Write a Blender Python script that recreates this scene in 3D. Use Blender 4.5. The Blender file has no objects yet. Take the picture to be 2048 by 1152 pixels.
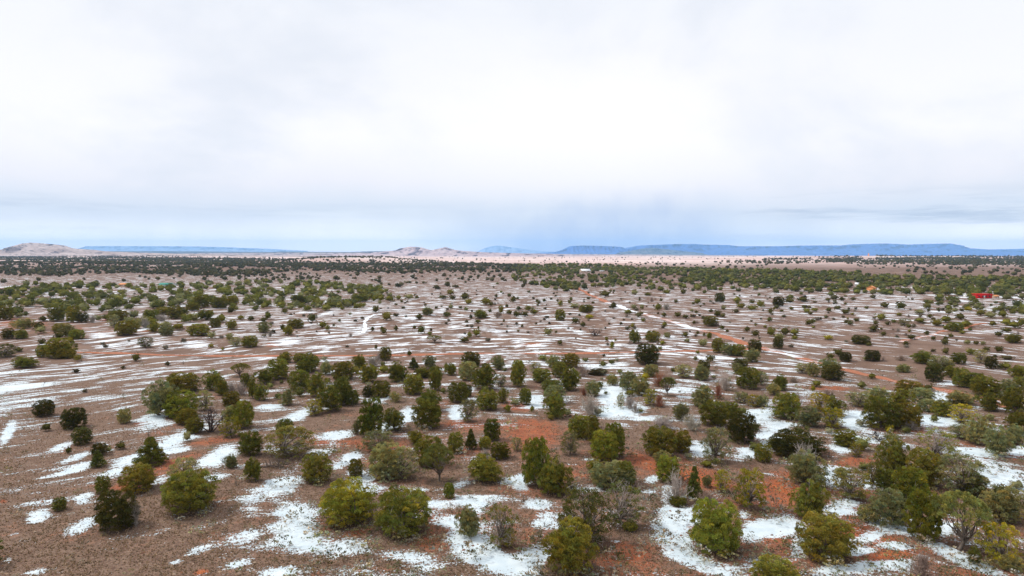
import bpy, math, random
import numpy as np
C = bpy.context.scene
R = math.radians
# ------------------------------------------------------------------ camera, sky, sun, exposure
F, CX, CY, CAMH, YH = 1384.0, 1024.0, 576.0, 30.0, 503.0     # photo pixels; camera 30 m above the ground
PITCH = math.atan((CY - YH) / F)
cam_data = bpy.data.cameras.new("camera")
cam_data.sensor_width = 36.0
cam_data.lens = 36.0 * F / 2048.0
cam_data.clip_start = 0.5
cam_data.clip_end = 150000
cam = bpy.data.objects.new("camera", cam_data)
C.collection.objects.link(cam)
cam.location = (0, 0, CAMH)
cam.rotation_euler = (math.pi / 2 - PITCH, 0, 0)
C.camera = cam
C.view_settings.view_transform = 'Standard'
C.view_settings.look = 'None'
C.view_settings.exposure = 0.0
C.view_settings.gamma = 1.0
C.cycles.volume_bounces = 1
C.cycles.max_bounces = 6
C.cycles.diffuse_bounces = 3
SUN_EL, SUN_AZ = R(48), R(-72)        # azimuth from +Y towards +X
sun_d = bpy.data.lights.new("sun", 'SUN')
sun_d.energy = 2.8
sun_d.angle = R(9)
sun_d.color = (1.0, 0.95, 0.88)
sun = bpy.data.objects.new("sun", sun_d)
C.collection.objects.link(sun)
sun.rotation_euler = (math.pi / 2 - SUN_EL, 0, math.pi - SUN_AZ)

world = bpy.data.worlds.new("World")
C.world = world
world.use_nodes = True
wt = world.node_tree
wt.nodes.clear()


class NT:
    """small helper for writing node trees"""
    def __init__(s, tree):
        s.t = tree

    def n(s, kind, ins=None, **props):
        nd = s.t.nodes.new(kind)
        for k, v in props.items():
            setattr(nd, k, v)
        for k, v in (ins or {}).items():
            if isinstance(v, bpy.types.NodeSocket):
                s.t.links.new(v, nd.inputs[k])
            else:
                nd.inputs[k].default_value = v
        return nd

    def m(s, op, a, b=0.0, c=None, clamp=False):
        ins = {0: a, 1: b}
        if c is not None:
            ins[2] = c
        return s.n('ShaderNodeMath', ins, operation=op, use_clamp=clamp).outputs[0]

    def noise(s, vec, scale, detail=4, rough=0.55, out='Fac', dist=0.0):
        return s.n('ShaderNodeTexNoise', {'Vector': vec, 'Scale': scale, 'Detail': detail, 'Roughness': rough, 'Distortion': dist}).outputs[out]

    def ss(s, v, lo, hi, a=0.0, b=1.0):
        return s.n('ShaderNodeMapRange', {'Value': v, 'From Min': lo, 'From Max': hi, 'To Min': a, 'To Max': b}, interpolation_type='SMOOTHSTEP').outputs[0]

    def lin(s, v, lo, hi, a=0.0, b=1.0):
        return s.n('ShaderNodeMapRange', {'Value': v, 'From Min': lo, 'From Max': hi, 'To Min': a, 'To Max': b}).outputs[0]

    def mix(s, f, a, b, mode='MIX'):
        def cc(v):
            return v if isinstance(v, bpy.types.NodeSocket) else (v[0], v[1], v[2], 1.0)
        nd = s.t.nodes.new('ShaderNodeMix')
        nd.data_type = 'RGBA'
        nd.blend_type = mode
        for sock, v in ((nd.inputs[0], f), (nd.inputs[6], cc(a)), (nd.inputs[7], cc(b))):
            if isinstance(v, bpy.types.NodeSocket):
                s.t.links.new(v, sock)
            else:
                sock.default_value = v
        return nd.outputs[2]

    def ramp(s, v, stops):
        nd = s.n('ShaderNodeValToRGB', {0: v})
        e = nd.color_ramp.elements
        while len(e) < len(stops):
            e.new(0.5)
        for k, (p, c) in enumerate(stops):
            e[k].position = p
            e[k].color = (*c, 1)
        return nd.outputs[0]


def srgb(r, g, b):
    f = lambda c: (c / 255 / 12.92) if c <= 10 else ((c / 255 + 0.055) / 1.055) ** 2.4
    return (f(r), f(g), f(b))


# overcast sky with snow showers hanging over the far country
w = NT(wt)
tc = w.n('ShaderNodeTexCoord').outputs['Generated']
sep = w.n('ShaderNodeSeparateXYZ', {0: tc})
dx, dy, dz = sep.outputs
sky = w.n('ShaderNodeTexSky', sky_type='NISHITA', sun_disc=False, sun_elevation=SUN_EL, sun_rotation=SUN_AZ, altitude=1500.0).outputs[0]
warp = w.noise(tc, 2.2, 4, 0.55)
zz = w.m('ADD', dz, w.m('MULTIPLY', w.m('SUBTRACT', warp, 0.5), 0.10))
base = w.ramp(w.lin(zz, 0.0, 0.36), [(0.0, (1.50, 1.40, 1.27)), (0.05, (1.08, 1.09, 1.08)), (0.14, srgb(234, 240, 249)),
                                      (0.24, (.98, .96, 1.0)), (0.42, (1.08, 1.06, 1.08)), (0.70, (1.0, 1.0, 1.03)), (1.0, (.95, .97, 1.02))])
# broad brighter and greyer parts of the cloud deck
mp = w.n('ShaderNodeMapping', {0: tc, 'Scale': (1.0, 1.0, 1.7)}).outputs[0]
big = w.noise(mp, 2.3, 6, 0.55, dist=0.3)
base = w.mix(w.ss(big, 0.44, 0.66, 0, 0.75), base, srgb(231, 236, 246))
glow = w.m('MULTIPLY', w.ss(w.m('ABSOLUTE', w.m('SUBTRACT', dx, 0.12)), 0.40, 0.0), w.ss(w.m('ABSOLUTE', w.m('SUBTRACT', dz, 0.17)), 0.16, 0.0))
base = w.mix(w.m('MULTIPLY', glow, 0.75), base, (1.12, 1.09, 1.09))
# grey underside bands low in the sky, stronger to the sides
mp2 = w.n('ShaderNodeMapping', {0: tc, 'Scale': (1.6, 1.6, 20.0), 'Rotation': (0, R(-1.5), 0)}).outputs[0]
shelf = w.ss(w.noise(mp2, 2.0, 6, 0.62), 0.48, 0.66)
band = w.m('MULTIPLY', w.ss(dz, 0.012, 0.035), w.ss(dz, 0.085, 0.05))
side = w.m('ADD', w.ss(dx, 0.15, 0.5), w.ss(dx, -0.1, -0.5, 0, 0.35))
base = w.mix(w.m('MULTIPLY', w.m('MULTIPLY', shelf, band), w.m('MULTIPLY_ADD', side, 0.75, 0.1)), base, srgb(186, 198, 216))
# falling snow, a soft curtain over the mesas and a fainter one to the west
mp3 = w.n('ShaderNodeMapping', {0: tc, 'Rotation': (0, R(10), 0), 'Scale': (14.0, 14.0, 1.4)}).outputs[0]
st = w.ss(w.noise(mp3, 1.6, 5, 0.6), 0.25, 0.8)
wob = w.m('MULTIPLY', w.m('SUBTRACT', w.noise(tc, 6.0, 4, 0.6), 0.5), 0.12)
core = w.m('MULTIPLY', w.ss(w.m('ABSOLUTE', w.m('ADD', w.m('SUBTRACT', dx, 0.11), wob)), 0.27, 0.02), w.ss(w.m('ADD', dz, wob), 0.095, -0.01))
base = w.mix(w.m('MULTIPLY', core, w.m('MULTIPLY_ADD', st, 0.22, 0.72), clamp=True), base, srgb(148, 178, 230))
wl = w.m('MULTIPLY', w.ss(w.m('ABSOLUTE', w.m('SUBTRACT', dx, 0.11)), 0.16, 0.5), w.ss(dz, 0.05, 0.0))
base = w.mix(w.m('MULTIPLY', wl, 0.8), base, (1.75, 1.62, 1.45))
core2 = w.m('MULTIPLY', w.ss(w.m('ABSOLUTE', w.m('ADD', dx, 0.46)), 0.30, 0.02), w.ss(dz, 0.05, 0.0))
base = w.mix(w.m('MULTIPLY', core2, w.m('MULTIPLY_ADD', st, 0.25, 0.05), clamp=True), base, srgb(180, 214, 244))
# cloud deck over the real sky: Background strength 0.1
cloud10 = w.n('ShaderNodeVectorMath', {0: base, 'Scale': 10.2}, operation='SCALE').outputs[0]
col = w.mix(0.97, sky, cloud10)
bg = w.n('ShaderNodeBackground', {'Color': col, 'Strength': 0.1})
wo = w.n('ShaderNodeOutputWorld', {'Surface': bg.outputs[0]})

# ------------------------------------------------------------------ helpers
rng = np.random.default_rng(7)
random.seed(7)
COL = C.collection
cP, sP = math.cos(PITCH), math.sin(PITCH)


def ray(px, py):
    u = (np.asarray(px, float) - CX) / F
    v = (CY - np.asarray(py, float)) / F
    return u, cP + v * sP, -sP + v * cP


def hit(px, py, z=0.0):
    """photo pixel -> point on the level z"""
    a, b, c = ray(px, py)
    t = (z - CAMH) / c
    return a * t, b * t


def project(X, Y, Z):
    X, Y, Z = np.asarray(X, float), np.asarray(Y, float), np.asarray(Z, float) - CAMH
    dep = Y * cP - Z * sP
    up = Y * sP + Z * cP
    dep = np.maximum(dep, 1e-3)
    return CX + F * X / dep, CY - F * up / dep


def tag(o, label=None, cat=None, group=None, kind=None):
    for k, v in (('label', label), ('category', cat), ('group', group), ('kind', kind)):
        if v:
            o[k] = v
    return o


def mesh(name, V, faces, mat=None, smooth=False, attrs=None, uv=None):
    """faces: (n,3) or (n,4) int array, or list of such arrays"""
    me = bpy.data.meshes.new(name)
    V = np.asarray(V, np.float32)
    fl = faces if isinstance(faces, list) else [faces]
    fl = [np.asarray(f, np.int32) for f in fl if len(f)]
    idx = np.concatenate([f.ravel() for f in fl])
    tot = np.concatenate([np.full(len(f), f.shape[1], np.int32) for f in fl])
    st = np.concatenate([[0], np.cumsum(tot)[:-1]]).astype(np.int32)
    me.vertices.add(len(V))
    me.vertices.foreach_set('co', V.ravel())
    me.loops.add(len(idx))
    me.loops.foreach_set('vertex_index', idx)
    me.polygons.add(len(tot))
    me.polygons.foreach_set('loop_start', st)
    me.polygons.foreach_set('loop_total', tot)
    if smooth:
        me.polygons.foreach_set('use_smooth', np.ones(len(tot), bool))
    for k, a in (attrs or {}).items():
        at = me.color_attributes.new(k, 'FLOAT_COLOR', 'POINT')
        a = np.asarray(a, np.float32)
        if a.shape[1] == 3:
            a = np.concatenate([a, np.ones((len(a), 1), np.float32)], 1)
        at.data.foreach_set('color', a.ravel())
    me.update(calc_edges=True)
    if mat:
        me.materials.append(mat)
    return me


def link(name, data, parent=None, loc=None):
    o = bpy.data.objects.new(name, data)
    COL.objects.link(o)
    if parent:
        o.parent = parent
    if loc is not None:
        o.location = loc
    return o


def wave(X, Y, scale, seed, n=7):
    r = np.random.default_rng(seed)
    out = 0
    for k in range(n):
        a = r.uniform(0, 2 * math.pi)
        s = scale * r.uniform(0.6, 1.7)
        out = out + np.sin((X * math.cos(a) + Y * math.sin(a)) * 2 * math.pi / s + r.uniform(0, 6.28))
    return out / math.sqrt(n)


# far swells of the ground (x, y, half width x, half width y, height)
def at_px(px, d):
    return (px - CX) / F * d


BUMPS = [(at_px(700, 1900), 1950, 190, 170, 11.5), (at_px(620, 1800), 1820, 100, 90, 4), (at_px(775, 2000), 1980, 60, 110, 4), (at_px(150, 1500), 1550, 330, 130, 5),
         (at_px(1850, 3300), 3400, 800, 260, 10), (at_px(1500, 3000), 3100, 300, 160, 7), (at_px(1150, 1500), 1350, 260, 90, 3),
         (at_px(1500, 1100), 930, 420, 100, 3.5), (at_px(1950, 900), 800, 300, 110, 3.0), (at_px(300, 3300), 3500, 700, 250, 9)]


def G(X, Y):
    X = np.asarray(X, float)
    Y = np.asarray(Y, float)
    z = 0.28 * wave(X, Y, 42, 3) * np.clip((Y + 20) / 90, 0.2, 1)
    z = z + 1.6 * wave(X, Y, 420, 5) * np.clip((Y - 500) / 1200, 0, 1)
    z = z + 5.0 * wave(X, Y, 2600, 6) * np.clip((Y - 2500) / 6000, 0, 1)
    z = z - 0.0045 * np.maximum(Y - 3000, 0) * (1 + 0.22 * np.clip(X / np.maximum(Y, 1) / 0.7, -0.6, 1))
    for bx, by, wx, wy, h in BUMPS:
        z = z + h * np.exp(-((X - bx) / wx) ** 2 - ((Y - by) / wy) ** 2)
    return z


# ------------------------------------------------------------------ materials
def new_mat(name):
    m = bpy.data.materials.new(name)
    m.use_nodes = True
    t = m.node_tree
    t.nodes.clear()
    return m, NT(t)


def finish(w_, color, rough=0.85, normal=None, spec=0.2, metal=0.0, alpha=None):
    ins = {'Base Color': color if isinstance(color, bpy.types.NodeSocket) else (*color, 1), 'Roughness': rough, 'Specular IOR Level': spec, 'Metallic': metal}
    if normal is not None:
        ins['Normal'] = normal
    b = w_.n('ShaderNodeBsdfPrincipled', ins)
    w_.n('ShaderNodeOutputMaterial', {'Surface': b.outputs[0]})
    return b


# ground: tussocky soil, bare red earth and thin snow, mixed by the painted survey in "survey" (snow, red earth, pale plain)
SNOW_COL = (0.66, 0.735, 0.77)


def ground_material(name, road=False):
    m, g = new_mat(name)
    geo = g.n('ShaderNodeNewGeometry').outputs['Position']
    sv = g.n('ShaderNodeAttribute', attribute_name='survey', attribute_type='GEOMETRY')
    s3 = g.n('ShaderNodeSeparateColor', {0: sv.outputs['Color']}).outputs
    st = g.n('ShaderNodeAttribute', attribute_name='flow', attribute_type='GEOMETRY').outputs['Vector']
    flow = g.n('ShaderNodeVectorMath', {0: st, 'Scale': 100.0}, operation='SCALE').outputs[0]
    # distance from the place of interest: fine detail fades out where it could not be resolved
    yy = g.n('ShaderNodeSeparateXYZ', {0: geo}).outputs[1]
    # soil
    n1 = g.noise(geo, 0.09, 6, 0.6)
    n2 = g.noise(geo, 0.9, 5, 0.65)
    n3 = g.noise(geo, 5.5, 3, 0.6)
    brown = g.mix(g.ss(n2, 0.35, 0.68), (0.155, 0.086, 0.058), (0.255, 0.165, 0.118))
    brown = g.mix(g.ss(n3, 0.44, 0.64, 0, 0.7), brown, (0.085, 0.058, 0.046))
    brown = g.mix(g.ss(g.noise(geo, 7.3, 2, 0.5), 0.50, 0.66, 0, 0.6), brown, (0.33, 0.245, 0.18))
    red = g.mix(g.ss(n2, 0.32, 0.70), (0.29, 0.070, 0.030), (0.45, 0.130, 0.050))
    red = g.mix(g.ss(g.noise(geo, 0.28, 4, 0.6), 0.45, 0.7, 0, 0.8), red, (0.36, 0.14, 0.065))
    red = g.mix(g.ss(n3, 0.48, 0.64, 0, 0.7), red, (0.13, 0.055, 0.038))
    red = g.mix(g.ss(g.noise(geo, 6.1, 2, 0.5), 0.46, 0.62, 0, 0.55), red, (0.25, 0.165, 0.115))
    rm = g.m('ADD', s3[1], g.m('MULTIPLY', g.m('SUBTRACT', g.m('ADD', g.m('MULTIPLY', n1, 0.6), g.m('MULTIPLY', n2, 0.4)), 0.5), 2.2))
    soil = g.mix(g.ss(rm, 0.42, 0.90), brown, red)
    soil = g.mix(g.ss(rm, 0.95, 1.45, 0, 0.8), soil, g.mix(g.ss(n3, 0.45, 0.65), (0.55, 0.155, 0.050), (0.36, 0.095, 0.035)))
    # pinkish, paler steppe beyond the first rise
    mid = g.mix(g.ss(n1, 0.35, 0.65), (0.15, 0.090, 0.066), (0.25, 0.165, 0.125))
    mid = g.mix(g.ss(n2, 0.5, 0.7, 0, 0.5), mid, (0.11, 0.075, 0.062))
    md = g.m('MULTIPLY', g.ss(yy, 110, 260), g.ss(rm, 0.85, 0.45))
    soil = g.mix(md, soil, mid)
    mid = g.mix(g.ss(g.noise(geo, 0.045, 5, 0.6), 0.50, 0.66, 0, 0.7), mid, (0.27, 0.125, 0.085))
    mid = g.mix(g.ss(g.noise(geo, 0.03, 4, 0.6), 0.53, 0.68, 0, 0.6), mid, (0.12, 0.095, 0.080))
    far = g.mix(g.ss(g.noise(geo, 0.0016, 6, 0.6), 0.4, 0.62), (0.72, 0.56, 0.52), (0.58, 0.39, 0.34))  # dry plain, paled so its colour carries the sunlight lying out there
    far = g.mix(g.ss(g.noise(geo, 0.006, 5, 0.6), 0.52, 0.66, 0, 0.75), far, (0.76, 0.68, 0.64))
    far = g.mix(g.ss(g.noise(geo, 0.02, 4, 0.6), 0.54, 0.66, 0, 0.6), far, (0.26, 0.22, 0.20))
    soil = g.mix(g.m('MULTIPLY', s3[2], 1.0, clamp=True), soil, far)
    if road:
        rr = g.mix(g.ss(n2, 0.35, 0.65), (0.36, 0.12, 0.062), (0.44, 0.20, 0.12))
        soil = g.mix(g.ss(n3, 0.5, 0.7, 0, 0.4), rr, (0.36, 0.13, 0.08))
    litter_shade = g.n('ShaderNodeAttribute', attribute_name='litter', attribute_type='GEOMETRY').outputs['Fac']
    lm = g.ss(g.m('ADD', litter_shade, g.m('MULTIPLY', g.m('SUBTRACT', n2, 0.5), 1.2)), 0.30, 0.70, 0, 0.88)
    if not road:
        soil = g.mix(lm, soil, g.mix(g.ss(n3, 0.4, 0.65), (0.055, 0.036, 0.026), (0.13, 0.085, 0.058)))  # needle litter, deepened so its colour also paints contact shade under crowns
    # snow: streaked along the flow of the ground, ragged by grass tufts
    a = g.noise(flow, 0.21, 5, 0.60, dist=0.4)
    b = g.noise(flow, 0.85, 6, 0.72)
    c = g.noise(geo, 4.4, 4, 0.65)
    nn = g.m('ADD', g.m('MULTIPLY', g.m('SUBTRACT', a, 0.5), 1.25), g.m('MULTIPLY', g.m('SUBTRACT', b, 0.5), g.lin(yy, 110, 240, 1.35, 0.40)))
    a2 = g.noise(flow, 0.42, 4, 0.6)
    nn = g.m('ADD', nn, g.m('MULTIPLY', g.m('SUBTRACT', a2, 0.5), g.lin(yy, 110, 220, 0.65, 0.85)))
    nn = g.m('ADD', nn, g.m('MULTIPLY', g.m('SUBTRACT', c, 0.5), g.lin(yy, 90, 200, 1.5, 0.10)))
    v = g.m('ADD', g.m('MULTIPLY', g.m('SUBTRACT', s3[0], g.lin(yy, 120, 200, 0.555, 0.595)), 0.78), nn)
    sn = g.ss(v, -0.008, 0.018)
    # grass tufts standing out of the snow
    tuft = g.m('MULTIPLY', g.ss(g.noise(geo, 3.4, 3, 0.6), 0.57, 0.63), g.ss(v, 0.62, 0.10, 0.0, 1.0))
    sn = g.m('MULTIPLY', sn, g.m('SUBTRACT', 1.0, g.m('MULTIPLY', tuft, 0.85)))
    sncol = g.mix(g.ss(g.noise(geo, 0.5, 5, 0.6), 0.38, 0.66), SNOW_COL, (0.55, 0.64, 0.69))
    sncol = g.mix(g.ss(v, 0.10, 0.0, 0, 0.35), sncol, (0.42, 0.40, 0.38))
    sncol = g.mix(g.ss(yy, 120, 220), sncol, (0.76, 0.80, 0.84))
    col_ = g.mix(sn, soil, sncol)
    hgt = g.m('ADD', g.m('MULTIPLY', n3, g.m('SUBTRACT', 1.0, g.m('MULTIPLY', sn, 0.8))), g.m('MULTIPLY', sn, 0.55))
    hgt = g.m('ADD', hgt, g.m('MULTIPLY', n2, 0.5))
    bmp = g.n('ShaderNodeBump', {'Height': hgt, 'Strength': 0.75, 'Distance': 0.22}).outputs[0]
    finish(g, col_, 0.9, bmp, 0.1)
    return m


M_GROUND = ground_material('ground_soil_and_snow')
M_ROAD = ground_material('red_dirt', road=True)

# foliage: object colour times a painted tone
M_LEAF, g = new_mat('juniper_foliage')
at = g.n('ShaderNodeAttribute', attribute_name='tone', attribute_type='GEOMETRY').outputs['Color']
oc = g.n('ShaderNodeObjectInfo').outputs['Color']
pos = g.n('ShaderNodeNewGeometry').outputs['Position']
cc = g.mix(1.0, at, oc, 'MULTIPLY')
cc = g.mix(g.ss(g.noise(pos, 2.4, 2, 0.5), 0.35, 0.7, 0, 0.45), cc, g.mix(1.0, cc, (1.45, 1.25, 0.9), 'MULTIPLY'))
d_ = g.n('ShaderNodeBsdfDiffuse', {'Color': cc})
tr = g.n('ShaderNodeBsdfTranslucent', {'Color': g.mix(1.0, cc, (1.2, 1.3, 0.6), 'MULTIPLY')})
mx = g.n('ShaderNodeMixShader', {0: 0.10, 1: d_.outputs[0], 2: tr.outputs[0]})
g.n('ShaderNodeOutputMaterial', {'Surface': mx.outputs[0]})


def bark(name, c1, c2, scale=6.0):
    m, g = new_mat(name)
    p = g.n('ShaderNodeTexCoord').outputs['Object']
    mp = g.n('ShaderNodeMapping', {0: p, 'Scale': (scale, scale, scale * 0.25)}).outputs[0]
    n = g.noise(mp, 1.0, 4, 0.6)
    oc = g.n('ShaderNodeObjectInfo').outputs['Color']
    cl = g.mix(1.0, g.mix(g.ss(n, 0.35, 0.65), c1, c2), oc, 'MULTIPLY')
    finish(g, cl, 0.9, g.n('ShaderNodeBump', {'Height': n, 'Strength': 0.5, 'Distance': 0.03}).outputs[0], 0.1)
    return m


M_BARK = bark('shaggy_bark', (0.085, 0.062, 0.048), (0.20, 0.16, 0.13))
M_TWIG = bark('bare_twigs', (0.27, 0.24, 0.215), (0.46, 0.42, 0.385))


def plain(name, c1, c2=None, rough=0.8, scale=3.0, spec=0.2, metal=0.0):
    m, g = new_mat(name)
    c2 = c2 or tuple(x * 0.8 for x in c1)
    p = g.n('ShaderNodeTexCoord').outputs['Object']
    finish(g, g.mix(g.ss(g.noise(p, scale, 4, 0.6), 0.35, 0.65), c1, c2), rough, None, spec, metal)
    return m


def rock_mat(name, lo, hi, c3, scale, dots=0.011):
    m, g = new_mat(name)
    p = g.n('ShaderNodeNewGeometry').outputs['Position']
    n = g.noise(p, scale, 8, 0.6)
    mp = g.n('ShaderNodeMapping', {0: p, 'Scale': (scale * 0.3, scale * 0.3, scale * 12)}).outputs[0]
    s = g.noise(mp, 1.0, 4, 0.6)
    c = g.mix(g.ss(n, 0.38, 0.62), lo, hi)
    c = g.mix(g.ss(s, 0.48, 0.66, 0, 0.5), c, c3)
    c = g.mix(g.ss(g.noise(p, dots, 3, 0.6), 0.53, 0.60, 0, 0.8), c, tuple(x * 0.32 for x in lo))
    finish(g, c, 0.95, None, 0.05)
    return m

# ------------------------------------------------------------------ surveys of snow / red earth, read off the photo and laid on the ground
XS = np.arange(0, 2049, 256.0)
T_SNOW = [(503, [0] * 9), (512, [.05] * 9), (530, [.05, .05, .1, .1, .12, .12, .12, .1, .1]), (545, [.30, .32, .36, .34, .34, .25, .2, .12, .12]), (556, [.42, .44, .42, .40, .40, .3, .25, .2, .2]),
          (570, [.46, .48, .46, .44, .44, .40, .38, .35, .35]), (590, [.48, .50, .50, .48, .48, .45, .48, .5, .5]), (630, [.43, .48, .50, .53, .5, .42, .46, .5, .53]),
          (660, [.38, .52, .50, .54, .5, .48, .42, .42, .5]), (690, [.38, .48, .45, .5, .5, .53, .46, .38, .42]), (720, [.50, .46, .42, .44, .5, .48, .46, .36, .45]),
          (760, [.56, .48, .42, .44, .5, .5, .42, .34, .38]), (800, [.55, .42, .38, .42, .46, .48, .45, .47, .44]), (850, [.42, .34, .36, .34, .32, .34, .38, .44, .42]),
          (900, [.24, .32, .34, .30, .20, .24, .34, .38, .40]), (950, [.22, .28, .28, .2, .15, .15, .28, .3, .45]), (1000, [.18, .2, .22, .26, .2, .22, .28, .3, .35]),
          (1050, [.16, .15, .26, .32, .26, .28, .3, .3, .35]), (1100, [.12, .12, .26, .32, .28, .3, .3, .32, .3]), (1152, [.14, .14, .28, .28, .28, .25, .3, .32, .3]), (1500, [.25] * 9)]
T_RED = [(503, [0] * 9), (600, [.05] * 9), (640, [.45, .45, .25, .1, .1, .15, .1, .1, .1]), (665, [.55, .55, .3, .15, .1, .15, .15, .1, .1]), (690, [.3, .25, .25, .15, .15, .2, .15, .2, .2]),
         (730, [.15, .2, .2, .15, .1, .2, .2, .3, .3]), (780, [.2, .25, .35, .35, .4, .35, .3, .4, .4]), (820, [0.20, 0.30, 0.37, 0.36, 0.46, 0.36, 0.40, 0.40, 0.40]), (860, [0.25, 0.35, 0.41, 0.41, 0.56, 0.36, 0.36, 0.40, 0.36]),
         (900, [0.35, 0.35, 0.46, 0.51, 0.51, 0.56, 0.46, 0.46, 0.46]), (950, [0.38, 0.46, 0.37, 0.47, 0.54, 0.64, 0.64, 0.54, 0.52]), (1000, [0.38, 0.36, 0.40, 0.47, 0.47, 0.52, 0.57, 0.54, 0.42]),
         (1050, [0.38, 0.39, .4, .55, .55, .55, .6, .72, .6]), (1100, [0.38, 0.36, .35, .45, .5, .6, .62, .72, .6]), (1152, [0.38, 0.39, .35, .45, .5, .6, .6, .65, .6]), (1500, [.4] * 9)]


def table(T, px, py):
    ys = np.array([r[0] for r in T], float)
    A = np.array([r[1] for r in T], float)
    px = np.clip(px, 0, 2047.9)
    py = np.clip(py, ys[0], ys[-1] - 1e-3)
    j = np.clip(np.searchsorted(ys, py, side='right') - 1, 0, len(ys) - 2)
    fy = (py - ys[j]) / (ys[j + 1] - ys[j])
    i = np.clip((px // 256).astype(int), 0, 7)
    fx = px / 256 - i
    fx = fx * fx * (3 - 2 * fx)
    return (A[j, i] * (1 - fx) + A[j, i + 1] * fx) * (1 - fy) + (A[j + 1, i] * (1 - fx) + A[j + 1, i + 1] * fx) * fy


# cx cy rx ry tilt strength
SNOW_BLOBS = """587 1050 45 45 60 .9;562 975 52 16 20 .8;675 1090 85 20 0 .55;560 1140 45 8 5 .7;724 960 32 20 -20 .8;730 1029 20 7 20 .6;812 1112 50 15 -10 .6
950 1101 64 33 -25 .95;1000 1128 50 18 -20 .7;925 1000 72 15 0 .75;870 1012 28 12 0 .6;900 1045 22 12 10 .6;955 1022 22 14 10 .6;832 976 18 5 0 .6;925 960 30 12 15 .7;1010 958 16 9 0 .6
1062 1126 42 28 45 .95;1044 964 22 18 0 .9;1361 1034 50 20 0 .9;1336 990 14 32 0 .8;1360 1090 52 30 -30 .95;1430 1135 64 16 -15 .6;1306 960 15 10 0 .8;1300 985 16 7 0 .5
1510 1060 30 18 25 .8;1500 1128 30 14 0 .45;1510 900 45 12 15 .8;1400 900 38 15 0 .75;1174 976 42 10 0 .6;1074 1010 26 11 0 .8;1086 1040 25 20 10 .6;1230 1084 18 3 0 .8;1489 1027 12 15 0 .5
1180 920 18 7 -10 .8;1566 1055 52 18 10 .95;1681 1010 38 18 15 .95;1600 1097 20 20 -20 .75;1770 1045 48 13 -20 .95;1736 1075 32 12 15 .85;1710 1106 42 8 8 .9;1790 1092 52 9 -15 .9
1710 1136 88 10 6 .9;1806 1129 22 10 0 .9;1890 1100 75 13 -28 .9;1960 1135 60 14 -25 .9;1890 1054 28 14 0 .8;2000 950 58 28 -22 .6;1940 902 52 10 -3 .9;2035 898 20 12 0 .8
1680 895 20 14 -20 .75;1665 950 30 24 0 .75;1748 876 38 10 0 .8;1745 965 16 12 0 .7;163 1049 40 13 18 .85;75 1026 27 14 15 .8;170 990 22 9 20 .7;250 930 36 13 25 .85
318 966 28 8 14 .8;437 918 42 18 28 .85;420 965 40 8 12 .7;497 1012 22 25 30 .5;487 1075 36 11 12 .7;395 1100 24 8 20 .55;350 1124 18 4 15 .9;482 1124 28 6 12 .7;160 931 26 7 18 .7;150 914 32 6 18 .7
350 880 78 10 20 .8;355 900 30 9 15 .6;70 1138 24 7 8 .7;18 1115 14 8 0 .6;28 1061 15 3 8 .9;300 1034 14 4 20 .5;350 1036 18 4 12 .6;60 1000 40 6 8 .5;110 948 40 4 12 .6
15 865 9 24 -30 .8;50 772 52 6 5 .6;312 840 34 12 10 .8;125 890 24 7 22 .8;545 810 26 7 0 .5;600 828 32 9 15 .8;762 802 34 8 8 .7;675 872 30 8 5 .7;817 828 15 10 0 .8;912 828 16 14 0 .8;787 853 32 10 12 .8
705 908 20 8 20 .8;677 930 24 5 20 .8;640 905 28 6 10 .6;1236 823 46 9 0 .8;1224 792 30 18 0 .7;1066 800 20 14 0 .7;1519 828 28 12 0 .9;1711 840 36 15 0 .8;1874 842 56 12 0 .8;1561 852 34 10 5 .7
1290 836 30 5 0 .5;1370 780 40 8 0 .4;1500 846 20 5 0 .5;1530 870 20 8 0 .6;1245 850 24 8 -20 .5;205 672 22 6 0 .6;215 690 30 5 0 .6;570 685 36 9 10 .7;400 690 30 8 0 .6;1890 770 26 8 0 .5;1880 795 30 7 -10 .6
620 1090 12 8 0 .3;770 700 50 6 0 .3;1350 705 60 4 0 .5;1420 715 46 5 0 .5;1200 730 50 5 0 .4"""
BARE_BLOBS = """740 1070 30 12 10 .9;770 1090 40 14 0 .7;850 1070 40 16 0 .7;870 1100 30 12 0 .7;1240 1110 70 26 10 .9;900 960 30 6 0 .5;1130 900 90 26 0 .6;1240 870 50 25 0 .5;1100 860 60 22 0 .8
700 830 80 20 20 .8;780 1000 40 10 0 .5;640 1040 10 30 0 0;1500 1100 30 10 0 .5;1650 1060 22 26 0 .9;1760 1080 30 7 10 1;1790 1110 62 9 8 1;1640 1120 50 8 10 .7;1560 980 32 26 0 1;1400 960 60 14 -10 1;1480 950 40 20 0 .8
1720 925 50 10 0 .9;1900 780 60 8 -20 .4;300 1000 120 30 15 .4;150 850 80 30 15 .45;100 1080 140 30 0 .3;430 880 60 7 10 .7;230 1090 130 40 0 .5;1760 870 40 5 0 .6;2000 890 60 5 0 .9;1380 730 50 6 -5 .5;1880 700 70 6 0 .4"""
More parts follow.
